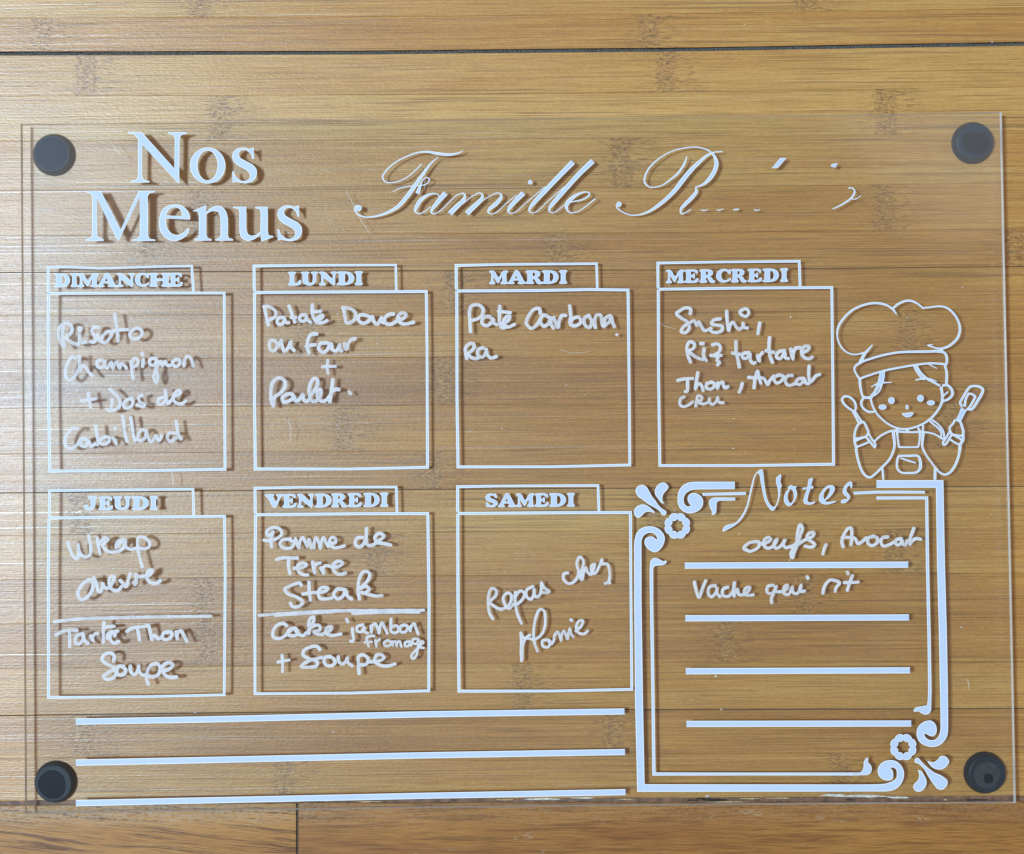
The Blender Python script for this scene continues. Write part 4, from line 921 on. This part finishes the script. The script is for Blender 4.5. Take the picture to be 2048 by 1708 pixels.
fill_shape("heading_letter", [sm(R_, [(1520,560),(1540,490),(1590,420),(1660,372),(1720,372),(1750,400),(1745,450),(1700,520),(1640,575),(1605,600),(1640,612),(1700,608),(1775,600),(1770,612),(1700,638),(1620,650),(1560,635),(1525,600)], (9, 12, 13)), sm(R_, [(1600,580),(1585,530),(1600,470),(1640,420),(1670,405),(1680,440),(1660,500),(1620,560)], (0,))], notes, rim=0.9)
fill_shape("heading_letter", [sm(R_, [(2000,400),(1990,420),(1980,395),(1980,375),(1945,385),(1920,430),(1925,460),(1965,510),(1975,550),(1950,590),(1910,625),(1860,632),(1838,622),(1850,590),(1890,572),(1930,575),(1935,550),(1900,520),(1872,485),(1868,450),(1885,400),(1925,345),(1970,315),(2000,325),(2010,355)], (1, 12, 15))], notes, rim=0.9)
for x0, y0, x1, y1 in ((1369.5, 1131.2, 1816.5, 1129.2), (1370.5, 1236.6, 1818, 1234.8), (1371.5, 1342.4, 1820, 1340.6), (1373, 1447.8, 1822.5, 1447)):
    tape("note_line", notes, ["%f,%f,12.2 %f,%f,12" % (x0, y0, x1, y1)], rim=1.3)
word(M_, notes, "745,312 706,292 750,240 820,222 867,230 852,280 802,312 760,322 | 875,245 932,235 982,198 960,178 918,200 908,250 942,288 1002,270 1035,225 1045,195 1015,240 1030,288 1082,268 1128,202 1110,250 1132,282 1190,270 | 1190,280 1242,235 1252,150 1282,48 1306,82 1282,160 1252,260 1222,330 1202,387 1188,340 1230,280 1292,228 1360,190 1412,168 1422,128 1370,140 1350,190 1402,222 1432,250 1402,277 1330,267", w=7.0, label="handwritten word oeufs")
word(M_, notes, "1548,250 1530,290 1514,350", w=6.4, name="ink_comma")
word(N_, notes, "265,1272 248,1200 278,1090 340,1002 385,1000 392,1080 390,1180 378,1240 | 250,1135 340,1132 440,1148 480,1222 540,1198 608,1135 | 715,1115 635,1145 630,1222 692,1252 762,1210 770,1145 700,1110 | 922,1125 840,1140 820,1202 850,1258 932,1242 1012,1200 | 1120,1150 1042,1170 1042,1232 1082,1242 1128,1180 1135,1160 1135,1222 1175,1242 1200,1180 | 1302,998 1270,1080 1240,1170 1240,1242 * 1272,1190 1332,1150 1405,1160", w=7.0, label="handwritten word Avocat inside the notes frame")
word(M_, notes, "198,635 212,700 245,792 282,700 316,620 | 415,670 352,688 340,750 372,787 425,735 430,685 432,750 462,787 | 545,688 492,708 490,770 542,782 592,735 612,628 600,700 605,787 * 620,730 640,708 652,760 702,765 752,730 767,690 727,698 710,745 742,772 802,765", w=6.8, label="handwritten word Vache")
word(M_, notes, "1010,668 952,680 944,740 992,752 1032,695 1035,668 * 1018,740 988,800 990,848 | 1045,735 1100,732 1152,700 1150,665 1118,690 1118,752 1162,762 1202,680 * 1210,742 1252,752 1292,662 * 1290,732 1330,725 | 1353,580 1362,598", w=6.6, label="handwritten word qui")
word(M_, notes, "1514,752 1530,682 1582,618 1622,615 1686,642 1650,692 1640,732 | 1763,533 1774,552 | 1818,568 1790,640 1764,722 | 1733,640 1800,640 1880,635", w=6.8, label="handwritten word rit")

# ---------------------------------------------------------------- chef line drawing
chef = empty("chef_drawing"); chef.parent = board; chef['label'] = "white line drawing of a smiling child cook in a chef hat and apron"
def line(tile, name, strokes, label=None):
    return script(tile, chef, strokes, name=name, label=label, rim=1.5)
line(V_, "chef_hat", "975,285,14 930,220,28 850,160,28 740,125,32 620,120,32 480,150,30 330,220,30 200,340,32 120,470,32 105,600,22 140,720,22 220,820,22 320,865,20 420,865,20 490,840,22 | 622,728,14 560,800,30 500,870,44 455,960,46 430,1005,40 | 915,200,30 1000,130,30 1100,88,30 1180,85,30 1270,120,26 1360,190,24 * 1450,182,22 1600,165,26 1700,185,28 1790,250,30 1870,370,30 1900,500,34 1870,620,36 1790,710,34 1700,765,34 1600,785,28 1500,760,20 1425,735,20 * 1505,724,12 | 380,1030,30 440,990,32 600,930,30 800,875,30 1000,840,30 1200,830,34 1400,828,34 1600,825,38 1680,850,34 1708,920,36 1702,1018,30 * 1600,1005,28 1450,1000,28 1200,1030,28 1000,1065,28 800,1105,28 600,1165,26 430,1225,30 * 380,1150,22 355,1070,26 400,1012,30 | 1630,770,44 1630,825,44")
line(V_, "hair", "435,1225,36 440,1320,34 460,1430,30 490,1510,28 | 600,1345,14 680,1305,22 760,1285,24 905,1278,12 | 762,1300,26 720,1400,28 648,1478,16 | 1220,1030,22 1270,1120,26 1330,1200,26 1380,1240,24 | 1258,1030,34 1320,1130,34 1400,1210,34 1500,1270,28 1612,1328,28 | 1248,1242,18 1350,1225,26 1450,1228,26 1562,1264,14 | 1440,1010,16 1565,1074,12 | 1680,1030,30 1705,1130,34 1702,1310,36")
fill_shape("hair_lock", [poly(V_, "(728,1110)(806,1100)(798,1210)(780,1290)(720,1345)(650,1460)(605,1530)(556,1505)(640,1410)(690,1300)(715,1200)")], chef, rim=1.0)
line(W_, "face", "550,235,26 580,350,24 640,460,24 740,560,22 850,630,24 960,665,26 1060,667,26 1180,637,26 1300,580,26 1400,500,28 1480,400,28 1530,290,32 1532,200,34 1515,90,34")
line(W_, "ear", "440,235,30 500,240,36 555,245,30 | 458,240,30 425,310,30 450,380,26 520,430,28 605,436,24")
line(W_, "ear", "1530,78,30 1600,72,32 1655,120,34 1672,190,34 1620,258,32 1540,290,28 | 1550,217,20 1612,158,20")
for cx, cy, rx, ry, nm in ((838, 280, 45, 46, "eye"), (1235, 250, 46, 47, "eye"), (718, 370, 55, 35, "cheek"), (1378, 312, 55, 34, "cheek"), (1051, 370, 21, 31, "nose")):
    fill_shape(nm, [ell(W_, cx, cy, rx, ry, 26)], chef, rim=0.9)
fill_shape("mouth", [sm(W_, [(978,455),(1080,444),(1135,438),(1137,462),(1110,495),(1060,509),(1010,495)], (0, 2, 3))], chef, rim=0.9)
line(W_, "hair_strand", "1360,560,26 1420,610,22 1490,670,24 1520,730,24 1510,790,24 | 1388,540,26 1470,600,20 1535,680,26 1558,760,26 1545,815,22")
line(W_, "shirt", "605,840,24 680,770,24 780,715,26 850,693,28 960,705,28 1100,712,26 1220,710,26 1320,715,24 1440,745,22 1535,805,26 | 905,665,44 925,700,32 | 1200,650,28 1240,720,28 | 1272,615,26 1265,705,26 | 1040,680,26 1075,705,26 | 862,700,42 875,800,36 880,900,30 845,1020,28 790,1110,28 700,1200,28 620,1280,28 550,1328,32 490,1310,30 430,1230,30 385,1100,30 360,980,32 352,900,30 330,840,28 | 1272,700,44 1265,800,36 1260,910,28 1310,1020,24 1380,1120,22 1450,1210,26 1510,1270,26 1572,1290,28 1640,1260,32 1710,1160,34 1760,1020,32 1775,900,34 1805,830,30")
line(W_, "apron", "915,705,32 925,800,24 940,916,26 * 1070,918,22 1205,915,24 * 1225,800,24 1225,705,28 | 715,1205,30 728,1362,24 | 1435,1205,34 1432,1362,36")
line(W_, "apron_pocket", "935,1035,26 1080,1035,32 1205,1040,28 1232,1120,38 1230,1205,38 1185,1258,30 1080,1270,28 965,1258,26 917,1200,28 917,1100,28 935,1035,26 | 960,1065,18 1070,1100,24 1172,1132,18")
line(W_, "hand", "332,845,28 335,740,28 365,640,28 405,590,28 455,575,30 500,650,28 522,720,28 490,768,24 420,785,20 345,798,22 | 340,835,30 420,800,26 495,772,28 | 355,918,26 450,882,26 530,850,26")
line(W_, "spoon", "325,425,24 250,380,28 180,310,30 163,260,28 200,225,30 270,235,28 330,290,28 352,360,28 342,430,24 * 400,520,26 435,575,26 | 310,430,26 350,500,26 392,585,26 | 495,780,28 560,860,30 612,922,28 * 620,880,26 560,790,26 520,720,26")
line(X_, "hand", "620,960,52 560,1060,48 480,1160,46 490,1240,46 540,1320,52 660,1352,52 790,1350,50 812,1260,56 780,1140,56 740,1030,54 650,970,50 | 540,1330,50 650,1385,46 785,1460,50 | 490,1450,46 600,1520,46 730,1585,46 | 812,1330,56 805,1460,66 745,1560,62 735,1720,60")
line(X_, "spatula", "780,640,54 735,560,52 800,430,56 900,260,56 980,165,56 1080,147,56 1200,162,56 1290,225,62 1270,320,62 1180,480,66 1080,640,64 1015,715,56 920,715,46 | 840,650,66 870,480,54 935,335,52 * 1010,340,48 1110,400,54 * 1050,520,52 955,670,52 900,720,46 | 480,1250,48 400,1400,48 320,1520,52 332,1578,50 390,1560,52 450,1460,50 540,1320,50")
fill_shape("spatula_neck", [poly(X_, "(770,650)(835,725)(930,705)(865,790)(815,890)(760,1005)(630,965)(690,860)")], chef, rim=1.0)

# ---------------------------------------------------------------- crumbs and scratches
d1 = chips("dust_specks", 46, lambda r: r.uniform(-100, 2200), lambda r, x: r.uniform(-60, 1590), lambda x: 0.0001, 0.6, 1.7, SPECK, None, stretch=1.3, sd=11)
d1['label'] = "tiny pale dust specks scattered over the bamboo floor"; d1['category'] = "dust"; d1['kind'] = "stuff"

# fine scratches and ink crumbs on the upper face of the sheet
SCR = simple("scratch", (0.80, 0.76, 0.70), 0.5)
def scratch(pts, w):
    bm = bmesh.new()
    ribbon(bm, stroke_pts(PX, pts, w, 3.0), 'flat', 0.000001, rim=0.0)
    finish(bm, "scratch", board, (SCR, SCR))
for pts, w in (("692,382,0.5 706,408,0.7 722,440,0.7 741,470,0.4", 0.6), ("343,944,0.8 346,958,1.2 345,972,0.8", 1), ("222,286,0.5 232,298,0.8 246,316,0.4", 0.6),
               ("576,838,0.6 582,860,0.8 580,884,0.5", 0.7), ("1312,640,0.4 1330,652,0.6 1352,658,0.4", 0.5), ("1935,1358,0.5 1937,1368,0.8 1938,1380,0.4", 1),
               ("262,1088,0.6 266,1100,0.9 262,1116,0.5", 0.7), ("1120,700,0.4 1150,706,0.5 1180,703,0.4", 0.5), ("848,330,0.4 850,352,0.6 849,380,0.4", 0.5)):
    scratch(pts, w)
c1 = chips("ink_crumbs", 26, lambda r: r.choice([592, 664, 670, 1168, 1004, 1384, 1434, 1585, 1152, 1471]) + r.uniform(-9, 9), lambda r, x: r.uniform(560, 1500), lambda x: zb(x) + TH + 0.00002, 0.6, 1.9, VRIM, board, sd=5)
c1['kind'] = 'stuff'
